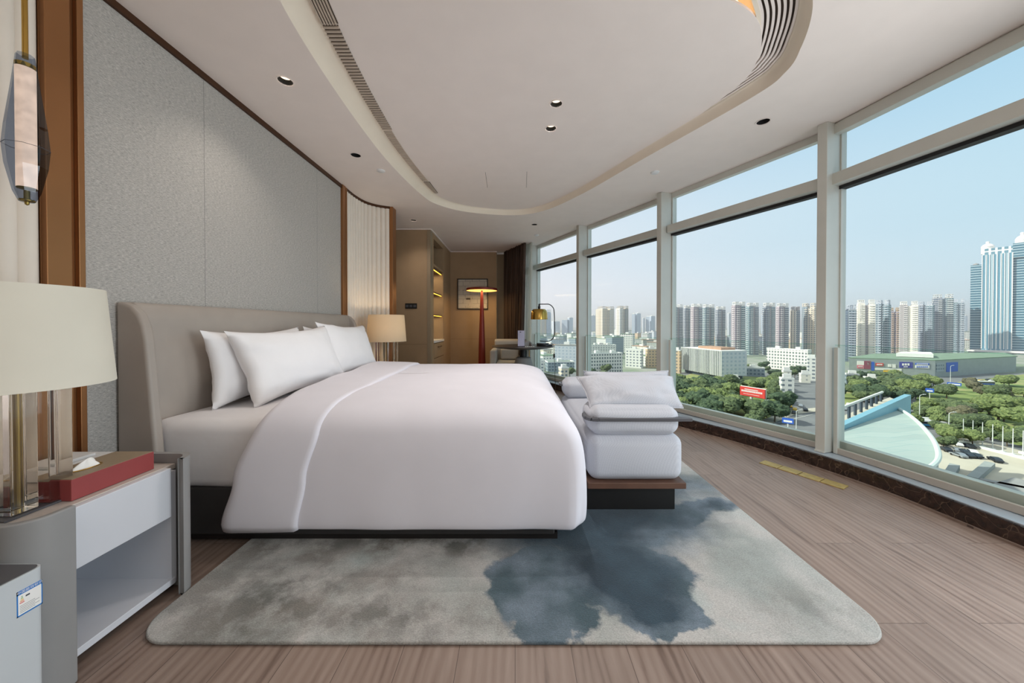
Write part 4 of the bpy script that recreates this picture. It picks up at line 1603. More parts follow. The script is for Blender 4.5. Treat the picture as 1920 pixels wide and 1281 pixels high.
tcv.body = '中国能效标识'
tcv.size = lh * .12
tcv.align_x = 'CENTER'
tcv.align_y = 'CENTER'
to = bpy.data.objects.new('label_heading', tcv)
C.objects.link(to)
tcv.materials.append(M['tissue'])
to.parent = o
to.location = (fx + .0008, (ly0 + ly1) / 2, lz1 - lh * .08)
to.rotation_euler = (PI / 2, 0, PI / 2)
bpy.context.view_layer.update()
me = bpy.data.meshes.new_from_object(to.evaluated_get(bpy.context.evaluated_depsgraph_get()))
tm = bpy.data.objects.new('label_heading', me)
C.objects.link(tm)
tm.parent, tm.location, tm.rotation_euler = o, to.location, to.rotation_euler
bpy.data.objects.remove(to)

# ------------------------------------------------------------------ the city outside
G = -44.0
SHADE_SEED = 11
rnd = random.Random(SHADE_SEED)
OCC = []


def clear(x, y, r):
    return all((x - a) ** 2 + (y - b_) ** 2 > (r + c_) ** 2 for a, b_, c_ in OCC)



def gd(px, py, z=G):
    return atZ(px, py, z)


def facade(name, wall, win, bay=3.2, fl=3.0, fw=.55, fh=.5, slab=None, sf=.14, rough=.5, metal=0.0):
    """wall colour with a regular grid of windows, on any upright face"""
    b = NB(name)
    t = b.n('TexCoord')
    s = b.n('SeparateXYZ')
    b.l(t.outputs['Object'], s.inputs[0])
    nn = b.n('SeparateXYZ')
    b.l(t.outputs['Normal'], nn.inputs[0])
    ax = b.math('GREATER_THAN', b.math('ABSOLUTE', nn.outputs[0]), b.math('ABSOLUTE', nn.outputs[1]))
    u = b.n('Mix', data_type='FLOAT')
    b.l(ax, u.inputs[0])
    b.l(s.outputs[0], u.inputs[2])
    b.l(s.outputs[1], u.inputs[3])
    up = b.math('ABSOLUTE', nn.outputs[2])
    fu = b.math('FRACT', b.math('ADD', b.math('DIVIDE', u.outputs[0], bay), 500.0))
    fz = b.math('FRACT', b.math('ADD', b.math('DIVIDE', s.outputs[2], fl), 500.0))
    w_ = b.math('MULTIPLY', b.math('LESS_THAN', fu, fw), b.math('GREATER_THAN', fz, 1 - fh))
    w_ = b.math('MULTIPLY', w_, b.math('LESS_THAN', up, .5))
    wn = b.noise(t.outputs['Object'], .9, 2)
    winc = b.ramp(wn, (.35, win), (.7, tuple(min(1, c * 1.35) for c in win[:3]) + (1,)))
    c = wall
    if slab is not None:
        sl = b.math('MULTIPLY', b.math('LESS_THAN', fz, sf), b.math('LESS_THAN', up, .5))
        c = b.mix(sl, wall, slab)
    b.set(Base_Color=b.mix(w_, c, winc), Roughness=rough, Metallic=metal)
    M[name] = b.m
    return name


facade('fac_cream', srgb(222, 210, 190), srgb(104, 116, 128), 3.4, 3.0, .5, .5)
facade('fac_white', srgb(228, 228, 222), srgb(116, 126, 134), 3.6, 3.0, .52, .45)
facade('fac_whitegrid', srgb(232, 230, 222), srgb(98, 112, 112), 2.6, 3.1, .55, .55)
facade('fac_slab', srgb(120, 132, 146), srgb(74, 88, 104), 2.6, 3.0, .6, .6, srgb(222, 222, 224), .2)
facade('fac_slab_teal', srgb(120, 142, 150), srgb(78, 100, 112), 2.6, 3.0, .6, .6, srgb(206, 216, 218), .2)
facade('fac_mauve', srgb(168, 158, 164), srgb(96, 96, 110), 3.0, 3.0, .5, .5, srgb(214, 208, 210), .14)
facade('fac_plain_grey', srgb(176, 172, 172), srgb(120, 122, 130), 5.0, 3.0, .25, .45)
facade('fac_lit_white', srgb(238, 234, 220), srgb(168, 170, 168), 6.0, 3.0, .2, .4)  # sunlight on the fronts put into a brighter, warmer white
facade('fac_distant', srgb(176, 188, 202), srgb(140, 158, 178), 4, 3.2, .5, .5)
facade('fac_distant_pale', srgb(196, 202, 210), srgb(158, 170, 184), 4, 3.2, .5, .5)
facade('fac_tan', srgb(206, 180, 148), srgb(120, 116, 112), 3.2, 3.0, .5, .45)
facade('fac_greyblue', srgb(150, 162, 170), srgb(86, 104, 118), 3.0, 3.0, .6, .5)
facade('fac_fin', srgb(150, 158, 162), srgb(66, 80, 92), 1.6, 30, .55, .97)
facade('fac_tower_band', srgb(112, 150, 164), srgb(54, 96, 114), 30, 3.9, .97, .62, srgb(196, 212, 216), .16, .25)
facade('fac_tower_rib', srgb(170, 190, 196), srgb(84, 130, 150), 4.6, 300, .74, .995, None, .1, .25)
facade('fac_tower_top', srgb(214, 222, 222), srgb(84, 124, 140), 6.0, 7.0, .62, .72)
plain('roof_grey', srgb(150, 150, 148), .9, var=.1, vs=.2)
plain('roof_red', srgb(176, 142, 120), .9, var=.1, vs=.3)
plain('roof_green', srgb(120, 142, 122), .9, var=.1, vs=.2)
plain('white_trim', srgb(230, 230, 226), .7)
plain('dark_void', srgb(60, 72, 84), .6)
plain('asphalt', srgb(118, 120, 122), .9, var=.08, vs=.15)
plain('paving', srgb(188, 182, 166), .9, var=.05, vs=.2)
plain('pave_grey_concrete', srgb(150, 156, 154), .9, var=.06, vs=.2)  # plain grey concrete for low walls and the kiosk
plain('trunk', srgb(98, 84, 68), .9)
plain('pole_white', srgb(214, 218, 214), .6)
plain('road_line', srgb(220, 220, 214), .8)
plain('sign_red', srgb(206, 62, 54), .6)
plain('sign_blue', srgb(44, 92, 190), .6)
plain('sign_violet', srgb(62, 66, 150), .6)
plain('sign_maroon', srgb(140, 74, 92), .6)
plain('sign_pink', srgb(206, 120, 136), .6)
plain('bus_blue', srgb(60, 150, 200), .4)
plain('car_white', srgb(226, 228, 228), .3)
plain('car_dark', srgb(44, 48, 56), .3)
plain('car_silver', srgb(150, 156, 162), .3, .3)
plain('car_yellow', srgb(222, 180, 60), .4)
plain('car_glass', srgb(40, 50, 60), .15)

# copper-green roof panels
b = NB('pavilion_roof')
v = b.co((.12, .5, 1), rot=(0, 0, .72))
brk = b.n('TexBrick')
brk.inputs['Scale'].default_value = 1
brk.inputs['Brick Width'].default_value = 1.4
brk.inputs['Row Height'].default_value = 1.6
brk.inputs['Mortar Size'].default_value = .02
brk.inputs['Color1'].default_value = srgb(150, 168, 166)
brk.inputs['Color2'].default_value = srgb(164, 180, 176)
brk.inputs['Mortar'].default_value = srgb(120, 158, 158)
b.l(v, brk.inputs['Vector'])
b.set(Base_Color=b.mix(b.math('MULTIPLY', b.noise(b.co(), .09, 4), .5), brk.outputs['Color'], srgb(182, 188, 176)), Roughness=.6)
M['pavilion_roof'] = b.m
plain('pavilion_fin', srgb(120, 168, 186), .5, var=.04, vs=.2)
plain('pavilion_rim', srgb(206, 218, 212), .5)
plain('pavilion_wall', srgb(150, 160, 160), .7, var=.05, vs=.3)

for nm, ca, cb, cc in (('leaf_mid', (48, 62, 44), (82, 98, 64), (122, 134, 92)), ('leaf_dark', (38, 56, 44), (62, 82, 58), (92, 110, 78)),
                       ('leaf_bright', (62, 78, 46), (104, 120, 70), (146, 156, 100)), ('leaf_brownish', (66, 66, 52), (100, 98, 76), (128, 124, 96))):
    b = NB(nm)
    f = b.noise(b.co(), 1.1, 5, .75)
    b.set(Base_Color=b.ramp(f, (.34, srgb(*ca)), (.5, srgb(*cb)), (.66, srgb(*cc))), Roughness=.85)
    b.bump(b.noise(b.co(), 2.2, 4, .7), .8, .5)
    M[nm] = b.m

# ground
b = NB('city_ground')
v = b.co()
f = b.noise(v, .012, 5, .65)
f2 = b.noise(v, .09, 4, .7)
c = b.ramp(f, (.40, srgb(126, 132, 128)), (.50, srgb(112, 134, 100)), (.60, srgb(158, 158, 150)))
b.set(Base_Color=b.mix(b.math('MULTIPLY', f2, .6), c, srgb(150, 152, 146)), Roughness=.95)
M['city_ground'] = b.m
b = NB('lawn')
f = b.noise(b.co(), .05, 5, .6)
f2 = b.noise(b.co(), .8, 4, .7)
b.set(Base_Color=b.mix(b.math('MULTIPLY', f2, .5), b.ramp(f, (.38, srgb(92, 122, 62)), (.52, srgb(140, 152, 88)), (.64, srgb(176, 164, 118))), srgb(110, 128, 74)), Roughness=.95)
M['lawn'] = b.m

mb = MB().add([(-3000, 20, G), (9000, 20, G), (9000, 9000, G), (-3000, 9000, G)], [(0, 1, 2, 3)])
struct(mb.build('ground', 'city_ground'), 'flat ground of the city far below the windows', 'ground')


def patch(pts, z, name, mat, lab, cat):
    P = [gd(x, y) for x, y in pts]
    o = MB().add([(p.x, p.y, G + z) for p in P] + [(p.x, p.y, G + z - .05) for p in P], [tuple(range(len(P))), tuple(range(2 * len(P) - 1, len(P) - 1, -1))]).build(name, mat)
    return struct(o, lab, cat)


patch([(1000, 700), (1000, 900), (1600, 1500), (3000, 1500), (3000, 700)], .05, 'ground_paving', 'asphalt', 'grey asphalt around the tower', 'ground')
patch([(1262, 712), (1262, 800), (1385, 800), (1440, 790), (1462, 752), (1470, 728), (1430, 708), (1300, 700)], .12, 'ground_wood', 'lawn', 'grassy ground under the wood by the red billboard', 'lawn')
patch([(1720, 742), (1712, 776), (1780, 800), (1860, 822), (1960, 850), (2400, 980), (2600, 740), (1940, 700), (1800, 716)], .12, 'ground_park', 'lawn', 'dry park lawn on the right beyond the flagpoles', 'lawn')
patch([(1570, 700), (1570, 762), (1640, 748), (1705, 733), (1730, 720), (1728, 706), (1650, 700)], .12, 'ground_grove', 'lawn', 'grassy ground in front of the shopping centre', 'lawn')
patch([(1720, 826), (1740, 960), (2600, 1500), (2800, 1100), (2100, 895), (1900, 842), (1800, 818)], .14, 'ground_forecourt', 'paving', 'pale paved forecourt with parked cars', 'forecourt')
patch([(1395, 800), (1480, 770), (1560, 762), (1560, 768), (1490, 778), (1420, 806)], .16, 'ground_kerb', 'paving', 'pale pavement along the road junction', 'pavement')
patch([(1380, 803), (1440, 815), (1530, 840), (1540, 900), (1400, 840)], .15, 'ground_sidewalk', 'paving', 'pale pavement below the windows', 'pavement')
patch([(1745, 792), (1830, 812), (1960, 846), (1960, 841), (1835, 808), (1750, 789)], .17, 'ground_verge', 'lawn', 'green verge strip beside the bus lane', 'lawn')


def frame_at(px0, px1, ybase, rel):
    pc = (px0 + px1) / 2
    P = gd(pc, ybase)
    azm = math.atan2(P.x, P.y)
    wv_ = (px1 - px0) * P.y / F * math.cos(azm)
    return P, azm, wv_


def lb_(mb, name, mat, parent, **kw):
    o = mb.build(name, mat, **kw)
    o.parent = parent
    return o


def topz(px, ytop, P):
    return atY(px, ytop, P.y).z - G


def block(name, label, cat, px0, px1, ytop, ybase, mats, rel=25, ratio=.6, group=None, parts='roof'):
    """plain building: walls, parapet and stair heads"""
    P, azm, wv_ = frame_at(px0, px1, ybase, rel)
    r = math.radians(abs(rel))
    L = wv_ / (math.cos(r) + ratio * math.sin(r))
    D = L * ratio
    h = topz((px0 + px1) / 2, ytop, P)
    g = thing(name, label, cat, (P.x, P.y, G), group)
    # nearest corner sits near P: push the box back
    g.rotation_euler = (0, 0, -azm + math.radians(rel))
    cx_, cy_ = 0, D / 2
    ya_ = -azm + math.radians(rel)
    for q in (-.33, 0, .33):
        OCC.append((P.x - math.sin(ya_) * D / 2 + math.cos(ya_) * L * q, P.y + math.cos(ya_) * D / 2 + math.sin(ya_) * L * q, max(D, L / 3) * .6))
    lb_(MB().box(-L / 2, L / 2, 0, D, 0, h), 'walls', mats[0], g)
    mb = MB()
    e = .35
    mb.box(-L / 2 - .1, L / 2 + .1, -.1, e, h, h + 1.1).box(-L / 2 - .1, L / 2 + .1, D - e, D + .1, h, h + 1.1)
    mb.box(-L / 2 - .1, -L / 2 + e, e, D - e, h, h + 1.1).box(L / 2 - e, L / 2 + .1, e, D - e, h, h + 1.1)
    lb_(mb, 'parapet', 'white_trim', g)
    lb_(MB().box(-L / 2 + e, L / 2 - e, e, D - e, h, h + .2), 'roof', mats[1], g)
    n = max(1, int(L / 16))
    for k in range(n):
        x = -L / 2 + (k + .5) * L / n
        lb_(MB().box(x - 2, x + 2, D * .3, D * .7, h + .2, h + 3.2), 'stair_head', 'white_trim', g)
    return g, L, D, h


def tower(label, px0, px1, ytop, ybase, mats, rel=30, ratio=.7, style='res', group=None, crown='white_trim'):
    P, azm, wv_ = frame_at(px0, px1, ybase, rel)
    r = math.radians(abs(rel))
    L = wv_ / (math.cos(r) + ratio * math.sin(r))
    D = L * ratio
    h = topz((px0 + px1) / 2, ytop, P) - 5
    g = thing('residential_tower', label, 'tower block', (P.x, P.y, G), group)
    g.rotation_euler = (0, 0, -azm + math.radians(rel))
    ya_ = -azm + math.radians(rel)
    OCC.append((P.x - math.sin(ya_) * D / 2, P.y + math.cos(ya_) * D / 2, max(L, D) * .62))
    lb_(MB().box(-L / 2, -L * .08, 0, D, 0, h), 'walls', mats[0], g)
    lb_(MB().box(-L * .08, L * .12, D * .12, D * .9, 0, h - 2), 'core', mats[2], g)
    lb_(MB().box(L * .12, L / 2, D * .04, D * .95, 0, h - 1), 'wing', mats[1], g)
    # balcony slabs down the front corners
    mb = MB()
    n = int(h / 3.0)
    for k in range(1, n):
        z = k * 3.0
        mb.box(-L * .30, -L * .10, -1.1, .05, z, z + .9)
        mb.box(L * .16, L * .46, D * .04 - 1.0, D * .04 + .05, z, z + .9)
        mb.box(-L / 2 - .8, -L / 2 + .02, D * .3, D * .62, z, z + .8)
    o = lb_(mb, 'balconies', crown, g)
    o['kind'] = 'stuff'
    # roof frames
    mb = MB()
    for x0, x1 in ((-L * .48, -L * .12), (L * .16, L * .46)):
        mb.box(x0, x1, .3, D * .8, h - 1, h + 1.2)
        for k in range(4):
            x = x0 + (x1 - x0 - .6) * k / 3
            mb.box(x, x + .6, 0, .6, h, h + 5)
            mb.box(x, x + .6, D * .7, D * .7 + .6, h, h + 5)
        mb.box(x0, x1, -.2, D * .72, h + 4.4, h + 5)
    lb_(mb, 'roof_frame', crown, g)
    return g


# hazy distance first
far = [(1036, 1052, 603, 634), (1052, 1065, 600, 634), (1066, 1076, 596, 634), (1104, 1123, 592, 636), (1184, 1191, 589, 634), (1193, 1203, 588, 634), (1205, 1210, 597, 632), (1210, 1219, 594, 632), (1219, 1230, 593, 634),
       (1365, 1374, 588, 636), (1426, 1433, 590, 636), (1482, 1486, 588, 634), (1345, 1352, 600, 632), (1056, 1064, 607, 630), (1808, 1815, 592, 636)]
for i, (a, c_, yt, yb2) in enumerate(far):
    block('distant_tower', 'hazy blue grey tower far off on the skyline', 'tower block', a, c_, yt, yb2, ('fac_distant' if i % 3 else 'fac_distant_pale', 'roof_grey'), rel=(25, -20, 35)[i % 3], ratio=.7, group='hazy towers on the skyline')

tower('cream and blue tall tower seen through the far window beside the brass lamp', 1008, 1037, 581, 652, ('fac_cream', 'fac_distant', 'fac_cream'), rel=28, ratio=.6, crown='fac_distant_pale')
tower('left one of the twin cream towers in the third window', 1123, 1159, 575, 654, ('fac_cream', 'fac_white', 'fac_cream'), rel=38, ratio=.8, crown='fac_cream')
tower('right one of the twin cream towers in the third window', 1158, 1183, 574, 652, ('fac_white', 'fac_greyblue', 'fac_cream'), rel=38, ratio=.7, crown='fac_cream')
G_RES = 'row of grey balcony towers across the middle windows'
res = [(1259, 1284, 571, 657, 'second window from the right, leftmost of the row'), (1283, 1297, 573, 655, 'half hidden second tower of the row'), (1297, 1320, 570, 662, 'third tower of the row with a mauve flank'),
       (1319, 1343, 571, 660, 'fourth tower of the row'), (1343, 1363, 575, 657, 'fifth and narrower tower of the row'), (1374, 1401, 566, 668, 'sixth tower of the row, above the fin fronted block'),
       (1401, 1426, 568, 666, 'seventh tower of the row'), (1432, 1457, 568, 666, 'eighth tower of the row, left of the white slab block'), (1457, 1482, 569, 664, 'ninth tower of the row, above the white slab block')]
for i, (a, c_, yt, yb2, lab) in enumerate(res):
    tower('grey tower with white balconies, ' + lab, a, c_, yt, yb2, (('fac_slab_teal', 'fac_slab', 'fac_mauve')[i % 3 if i != 0 else 0], ('fac_slab', 'fac_slab_teal')[i % 2], 'fac_plain_grey'), rel=30, ratio=.65, group=G_RES)
tower('pale tower with an orange edge left of the wide mullion', 1483, 1502, 575, 664, ('fac_cream', 'fac_greyblue', 'fac_white'), rel=25, crown='fac_plain_grey')
tower('pale yellow tower touching the wide mullion', 1500, 1530, 569, 664, ('fac_greyblue', 'fac_cream', 'fac_cream'), rel=-20, crown='fac_cream')
tower('teal grey tower just right of the wide mullion', 1562, 1609, 572, 678, ('fac_slab_teal', 'fac_greyblue', 'fac_distant'), rel=15, crown='fac_distant_pale')
tb = tower('white sunlit tower with a column of characters in the nearest window', 1606, 1642, 562, 677, ('fac_lit_white', 'fac_lit_white', 'fac_plain_grey'), rel=10, ratio=.5)
tower('green grey shaded tower beside the white one with characters', 1639, 1668, 563, 676, ('fac_greyblue', 'fac_slab_teal', 'fac_greyblue'), rel=-15, crown='fac_distant_pale')
tower('distant mauve tower between the two white ones', 1666, 1688, 577, 664, ('fac_mauve', 'fac_mauve', 'fac_mauve'), rel=10, crown='fac_tan')
tower('second white sunlit tower left of the stepped glass tower', 1686, 1722, 565, 667, ('fac_plain_grey', 'fac_lit_white', 'fac_lit_white'), rel=8, ratio=.5)
tower('shaded side of the second white tower, its shade put into grey', 1716, 1750, 566, 664, ('fac_slab', 'fac_slab_teal', 'fac_greyblue'), rel=-10, crown='fac_distant_pale')  # the white tower's shaded side, shade put into grey facades
tower('stepped glass tower with a high roof house', 1748, 1790, 552, 664, ('fac_slab', 'fac_slab_teal', 'fac_greyblue'), rel=10, ratio=.8, crown='fac_white')
tower('lower teal wing right of the stepped glass tower', 1786, 1808, 561, 662, ('fac_slab_teal', 'fac_greyblue', 'fac_greyblue'), rel=0, crown='fac_distant_pale')
# characters on the white tower
P, azm, wv_ = frame_at(1606, 1642, 677, 10)
for k in range(5):
    z = topz(1613, 571 + k * 6, P)
    mb = MB()
    L_ = wv_ * .9
    x = -L_ * .40
    s = 1.9
    for q in range(3):
        mb.box(x - s, x + s, -1.5, -1.3, z - 1.7 + q * 1.4, z - 1.2 + q * 1.4)
    mb.box(x - .3, x + .3, -1.5, -1.3, z - 2.0, z + 1.9)
    mb.box(x - s, x - s + .5, -1.5, -1.3, z - 1.8, z + .4 * (k % 3))
    o = lb_(mb, 'character', 'white_trim', tb)

# the big glass office tower on the right
P = gd(1868, 664)
azm = math.atan2(P.x, P.y)
g = thing('office_tower', 'huge blue glass office tower with domed turrets at the right edge', 'office tower', (P.x, P.y, G))
g.rotation_euler = (0, 0, -azm + math.radians(-4))
sc2 = P.y / F * math.cos(azm) * 1.0
hx = lambda px: (px - 1868) * sc2
ht = lambda y: topz(1868, y, P)
lb_(MB().box(hx(1839), hx(1896), 0, 34, 0, ht(476)), 'central_block', 'fac_tower_rib', g)
lb_(MB().box(hx(1815), hx(1839), 4, 30, 0, ht(493)), 'side_wing', 'fac_tower_band', g)
lb_(MB().box(hx(1896), hx(1975), 3, 32, 0, ht(486)), 'side_wing', 'fac_tower_band', g)
lb_(MB().box(hx(1839), hx(1896), 1, 33, ht(476), ht(464)), 'crown', 'fac_tower_top', g)
lb_(MB().box(hx(1896), hx(1940), 0, 30, ht(486), ht(460)), 'crown', 'fac_tower_band', g)
for px, y0, y1 in ((1848, 466, 453), (1912, 462, 445)):
    z0_, z1_ = ht(y0), ht(y1)
    r1 = 6.5
    hh = z1_ - z0_
    lb_(MB().lathe([(r1, z0_ - 6), (r1, z0_ + hh * .45), (r1 * 1.05, z0_ + hh * .5), (r1 * .75, z0_ + hh * .8), (r1 * .3, z0_ + hh * .95), (r1 * .3, z0_ + hh * 1.25), (.1, z0_ + hh * 1.3)], hx(px), 8, 20), 'turret', 'white_trim', g, smooth=True)
mb = MB()
for k in range(9):
    x = hx(1839) + (hx(1896) - hx(1839)) * k / 8
    mb.box(x - .4, x + .4, -.6, .2, 8, ht(476))
o = lb_(mb, 'facade_ribs', 'white_trim', g)
o['kind'] = 'stuff'
lb_(MB().box(hx(1815), hx(1975), -12, 0, 0, ht(660)), 'podium', 'fac_plain_grey', g)
lb_(MB().box(hx(1812), hx(1975), -14, 2, ht(660), ht(657)), 'podium_roof', 'white_trim', g)
lb_(MB().lathe([(3, ht(493)), (3, ht(490)), (.1, ht(488))], hx(1824), 14, 12), 'roof_tank', 'roof_grey', g)

# mid-rise blocks
block('apartment_block', 'long white apartment block in the third window below the twin towers', 'building', 1104, 1172, 664, 701, ('fac_whitegrid', 'roof_green'), rel=28, ratio=.28)
block('apartment_block', 'white apartment block behind the long one', 'building', 1104, 1158, 648, 672, ('fac_white', 'roof_green'), rel=20, ratio=.3)
block('apartment_block', 'white and green block in the third window right of the long one', 'building', 1170, 1204, 656, 690, ('fac_white', 'roof_green'), rel=-20, ratio=.4)
block('apartment_block', 'tan apartment block at the left of the brown mullion', 'building', 1212, 1234, 655, 690, ('fac_tan', 'roof_red'), rel=20, ratio=.6)
block('apartment_block', 'grey green block beside the second mullion', 'building', 1258, 1276, 658, 700, ('fac_tan', 'roof_grey'), rel=-20, ratio=.6)
block('apartment_block', 'cream block low in the far window above the duvet', 'building', 1050, 1070, 691, 716, ('fac_cream', 'roof_grey'), rel=30, ratio=.8)
block('apartment_block', 'white gridded block in the far window right of the brass lamp', 'building', 1040, 1062, 642, 662, ('fac_whitegrid', 'roof_grey'), rel=20, ratio=.4)
block('apartment_block', 'lower white block in the far window near the mullion', 'building', 1056, 1082, 650, 672, ('fac_whitegrid', 'roof_green'), rel=25, ratio=.4)
block('apartment_block', 'long low grey roofed block in the far window', 'building', 1024, 1080, 680, 698, ('fac_greyblue', 'roof_green'), rel=15, ratio=.5)
block('apartment_block', 'small white block low in the far window beside the curtain', 'building', 1008, 1022, 678, 700, ('fac_white', 'roof_grey'), rel=20, ratio=.8)

# building with vertical fins
a, c_ = gd(1278, 698), gd(1353, 713)
d = (c_ - a)
d.z = 0
L = d.length
d.normalize()
for q in range(7):
    OCC.append((a.x + d.x * L * (q + .5) / 6 - d.y * 12, a.y + d.y * L * (q + .5) / 6 + d.x * 12, 15))
g = thing('fin_fronted_building', 'long grey building with upright white fins in the second window', 'building', (a.x, a.y, G))
g.rotation_euler = (0, 0, math.atan2(d.y, d.x))
h = topz(1353, 659, c_)
Dd = 24
lb_(MB().box(0, L, 0, Dd, 3, h), 'walls', 'fac_fin', g)
lb_(MB().box(2, L - 2, 2, Dd - 2, 0, 3), 'ground_floor', 'dark_void', g)
n = 26
mb = MB()
for k in range(n + 1):
    x = L * k / n
    mb.box(x - .22, x + .22, -.7, 0, 3, h + .6)
o = lb_(mb, 'fins', 'white_trim', g)
o['kind'] = 'stuff'
for k in (5, 11, 18):
    lb_(MB().box(L * k / n, L * k / n + 1.0, -.3, .3, 3, h), 'recess', 'dark_void', g)  # dark strips set on the front, shade of slots put into colour
lb_(MB().box(-.3, L + .3, -.3, Dd + .3, h, h + .5), 'roof_edge', 'white_trim', g)
lb_(MB().box(L * .3, L * .85, 6, Dd - 4, h + .5, h + 2.5), 'roof_plant', 'roof_red', g)
lb_(MB().box(L, L + .4, 0, Dd, 3, h), 'end_wall', 'fac_distant_pale', g)
block('annex_building', 'grey annex right of the fin fronted building', 'building', 1375, 1392, 669, 709, ('fac_greyblue', 'roof_green'), rel=-15, ratio=.8)

block('slab_block', 'white slab block with open balconies below the ninth grey tower', 'building', 1432, 1516, 656, 694, ('fac_whitegrid', 'roof_grey'), rel=-24, ratio=.20)
block('apartment_block', 'white banded building half hidden by the wide mullion', 'building', 1513, 1532, 673, 714, ('fac_white', 'roof_grey'), rel=10, ratio=.8)
block('low_house', 'white low house on the road left of the wide mullion', 'house', 1463, 1492, 712, 748, ('fac_white', 'roof_grey'), rel=20, ratio=.7)
block('low_house', 'upper white house behind the one on the road', 'house', 1467, 1486, 697, 720, ('fac_lit_white', 'roof_grey'), rel=20, ratio=.7)
block('low_house', 'white house right of the upper white house', 'house', 1500, 1522, 703, 718, ('fac_lit_white', 'roof_grey'), rel=20, ratio=.7)
block('low_house', 'small white hut among the trees above the red billboard', 'house', 1371, 1388, 711, 722, ('fac_lit_white', 'roof_red'), rel=20, ratio=.5)
block('low_house', 'pale roofed sheds in the wood left of the billboard', 'house', 1300, 1330, 715, 726, ('fac_tan', 'roof_red'), rel=-30, ratio=.5)
block('low_house', 'long low grey school block under the grey towers', 'building', 1390, 1436, 691, 706, ('fac_greyblue', 'roof_green'), rel=18, ratio=.3)
block('low_house', 'long low roof behind the white house on the road', 'building', 1480, 1530, 690, 702, ('fac_greyblue', 'roof_red'), rel=10, ratio=.4)
block('office_block', 'banded grey block low in the nearest window by the mullion', 'building', 1560, 1580, 686, 728, ('fac_slab', 'roof_green'), rel=-10, ratio=.8)
block('office_block', 'grey low block with stepped roof in the nearest window', 'building', 1586, 1614, 704, 728, ('fac_greyblue', 'roof_grey'), rel=15, ratio=.8)
block('low_house', 'cream low house among trees in the nearest window', 'house', 1620, 1652, 710, 722, ('fac_cream', 'roof_tan' if 0 else 'roof_red'), rel=15, ratio=.6)

# scattered low city
protos = []
GC_ = 'small blocks of the low city'
OCC.append((560, 520, 90))
OCC.append((760, 530, 130))
OCC.append((330, 340, 60))
OCC.append((430, 360, 70))
OCC.append((150, 300, 60))
i = -1
for tries in range(900):
    if i >= 140:
        break
    i = max(i, 0)
    if i < 95:
        px = rnd.uniform(1000, 1232)
        py = 628 + 62 * rnd.random() ** 1.5
    elif i < 125:
        px = rnd.uniform(1258, 1530)
        py = 630 + 34 * rnd.random()
    else:
        px = rnd.uniform(1570, 1930)
        py = 630 + 30 * rnd.random()
    if i < 95 and 1100 < px < 1205 and py > 668:
        continue
    P = gd(px, py)
    if not clear(P.x, P.y, 15):
        continue
    OCC.append((P.x, P.y, 15))
    i += 1
    if len(protos) < 10:
        hgt = (22, 18, 14, 26, 12, 20, 30, 16, 24, 11)[len(protos)]
        W, D = (26, 30, 18, 22, 28, 16, 20, 30, 24, 26)[len(protos)], (13, 14, 12, 16, 15, 14, 16, 12, 13, 16)[len(protos)]
        mt = ('fac_white', 'fac_whitegrid', 'fac_cream', 'fac_greyblue', 'fac_lit_white', 'fac_tan', 'fac_white', 'fac_whitegrid', 'fac_distant_pale', 'fac_white')[len(protos)]
        g = thing('city_block', 'small pale low rise block in the dense city below the skyline', 'building', (P.x, P.y, G), GC_)
        lb_(MB().box(-W / 2, W / 2, -D / 2, D / 2, 0, hgt), 'walls', mt, g)
        lb_(MB().box(-W / 2 - .3, W / 2 + .3, -D / 2 - .3, D / 2 + .3, hgt, hgt + .8), 'roof', ('roof_grey', 'roof_green', 'roof_red')[i % 3], g)
        lb_(MB().box(-W * .15, W * .1, -2, 2, hgt + .8, hgt + 3.5), 'stair_head', 'white_trim', g)
        protos.append(g)
    else:
        g = copy_tree(protos[i % len(protos)])
    g.location = (P.x, P.y, G)
    g.rotation_euler = (0, 0, rnd.choice((-.5, .35, 1.0, -1.1)) + rnd.uniform(-.1, .1))

# shopping centre with signs
q = [gd(1592, 701), gd(1753, 708), gd(1905, 697), gd(1880, 687), gd(1640, 690)]
mh = topz(1753, 677, q[1])
g = thing('shopping_centre', 'long low shopping centre covered in coloured sign panels', 'shopping centre', (q[1].x, q[1].y, G))


def wpart(mb, name, mat, **kw):
    return mb.build(name, mat, g, **kw)


q[0].z = q[1].z = 0
wpart(MB().prism([(p.x, p.y) for p in q], G, G + mh), 'walls', 'fac_greyblue' if 0 else 'pavilion_wall')
wpart(MB().prism([((p.x - q[1].x) * 1.02 + q[1].x, (p.y - q[1].y) * 1.02 + q[1].y) for p in q], G + mh, G + mh + .8), 'roof', 'roof_green')
rfp = [gd(1680, 699), gd(1750, 703), gd(1745, 696), gd(1690, 695)]
wpart(MB().prism([(p.x, p.y) for p in rfp], G + mh + 1.2, G + mh + 4.5), 'roof_house', 'white_trim')


def on_face(a, c_, px, py):
    """where the view ray meets the upright face a-c"""
    dx, dy = c_.x - a.x, c_.y - a.y
    n_ = Vector((dy, -dx, 0)).normalized()
    r = ray(px, py)
    t = (Vector((a.x, a.y, 0)) - CAM).dot(n_) / r.dot(n_)
    return CAM + r * t


def sign(a, c_, x0, y0, x1, y1, mat, name='sign_panel', out_=.4):
    p_, p2 = on_face(a, c_, x0, (y0 + y1) / 2), on_face(a, c_, x1, (y0 + y1) / 2)
    zt_, zb_ = on_face(a, c_, (x0 + x1) / 2, y0).z, on_face(a, c_, (x0 + x1) / 2, y1).z
    return wpart(MB().beam(p_, p2, out_ if (p2 - p_).cross(Vector((0, 0, 1))).dot(p_) > 0 else .05, out_, zb_, zt_), name, mat)


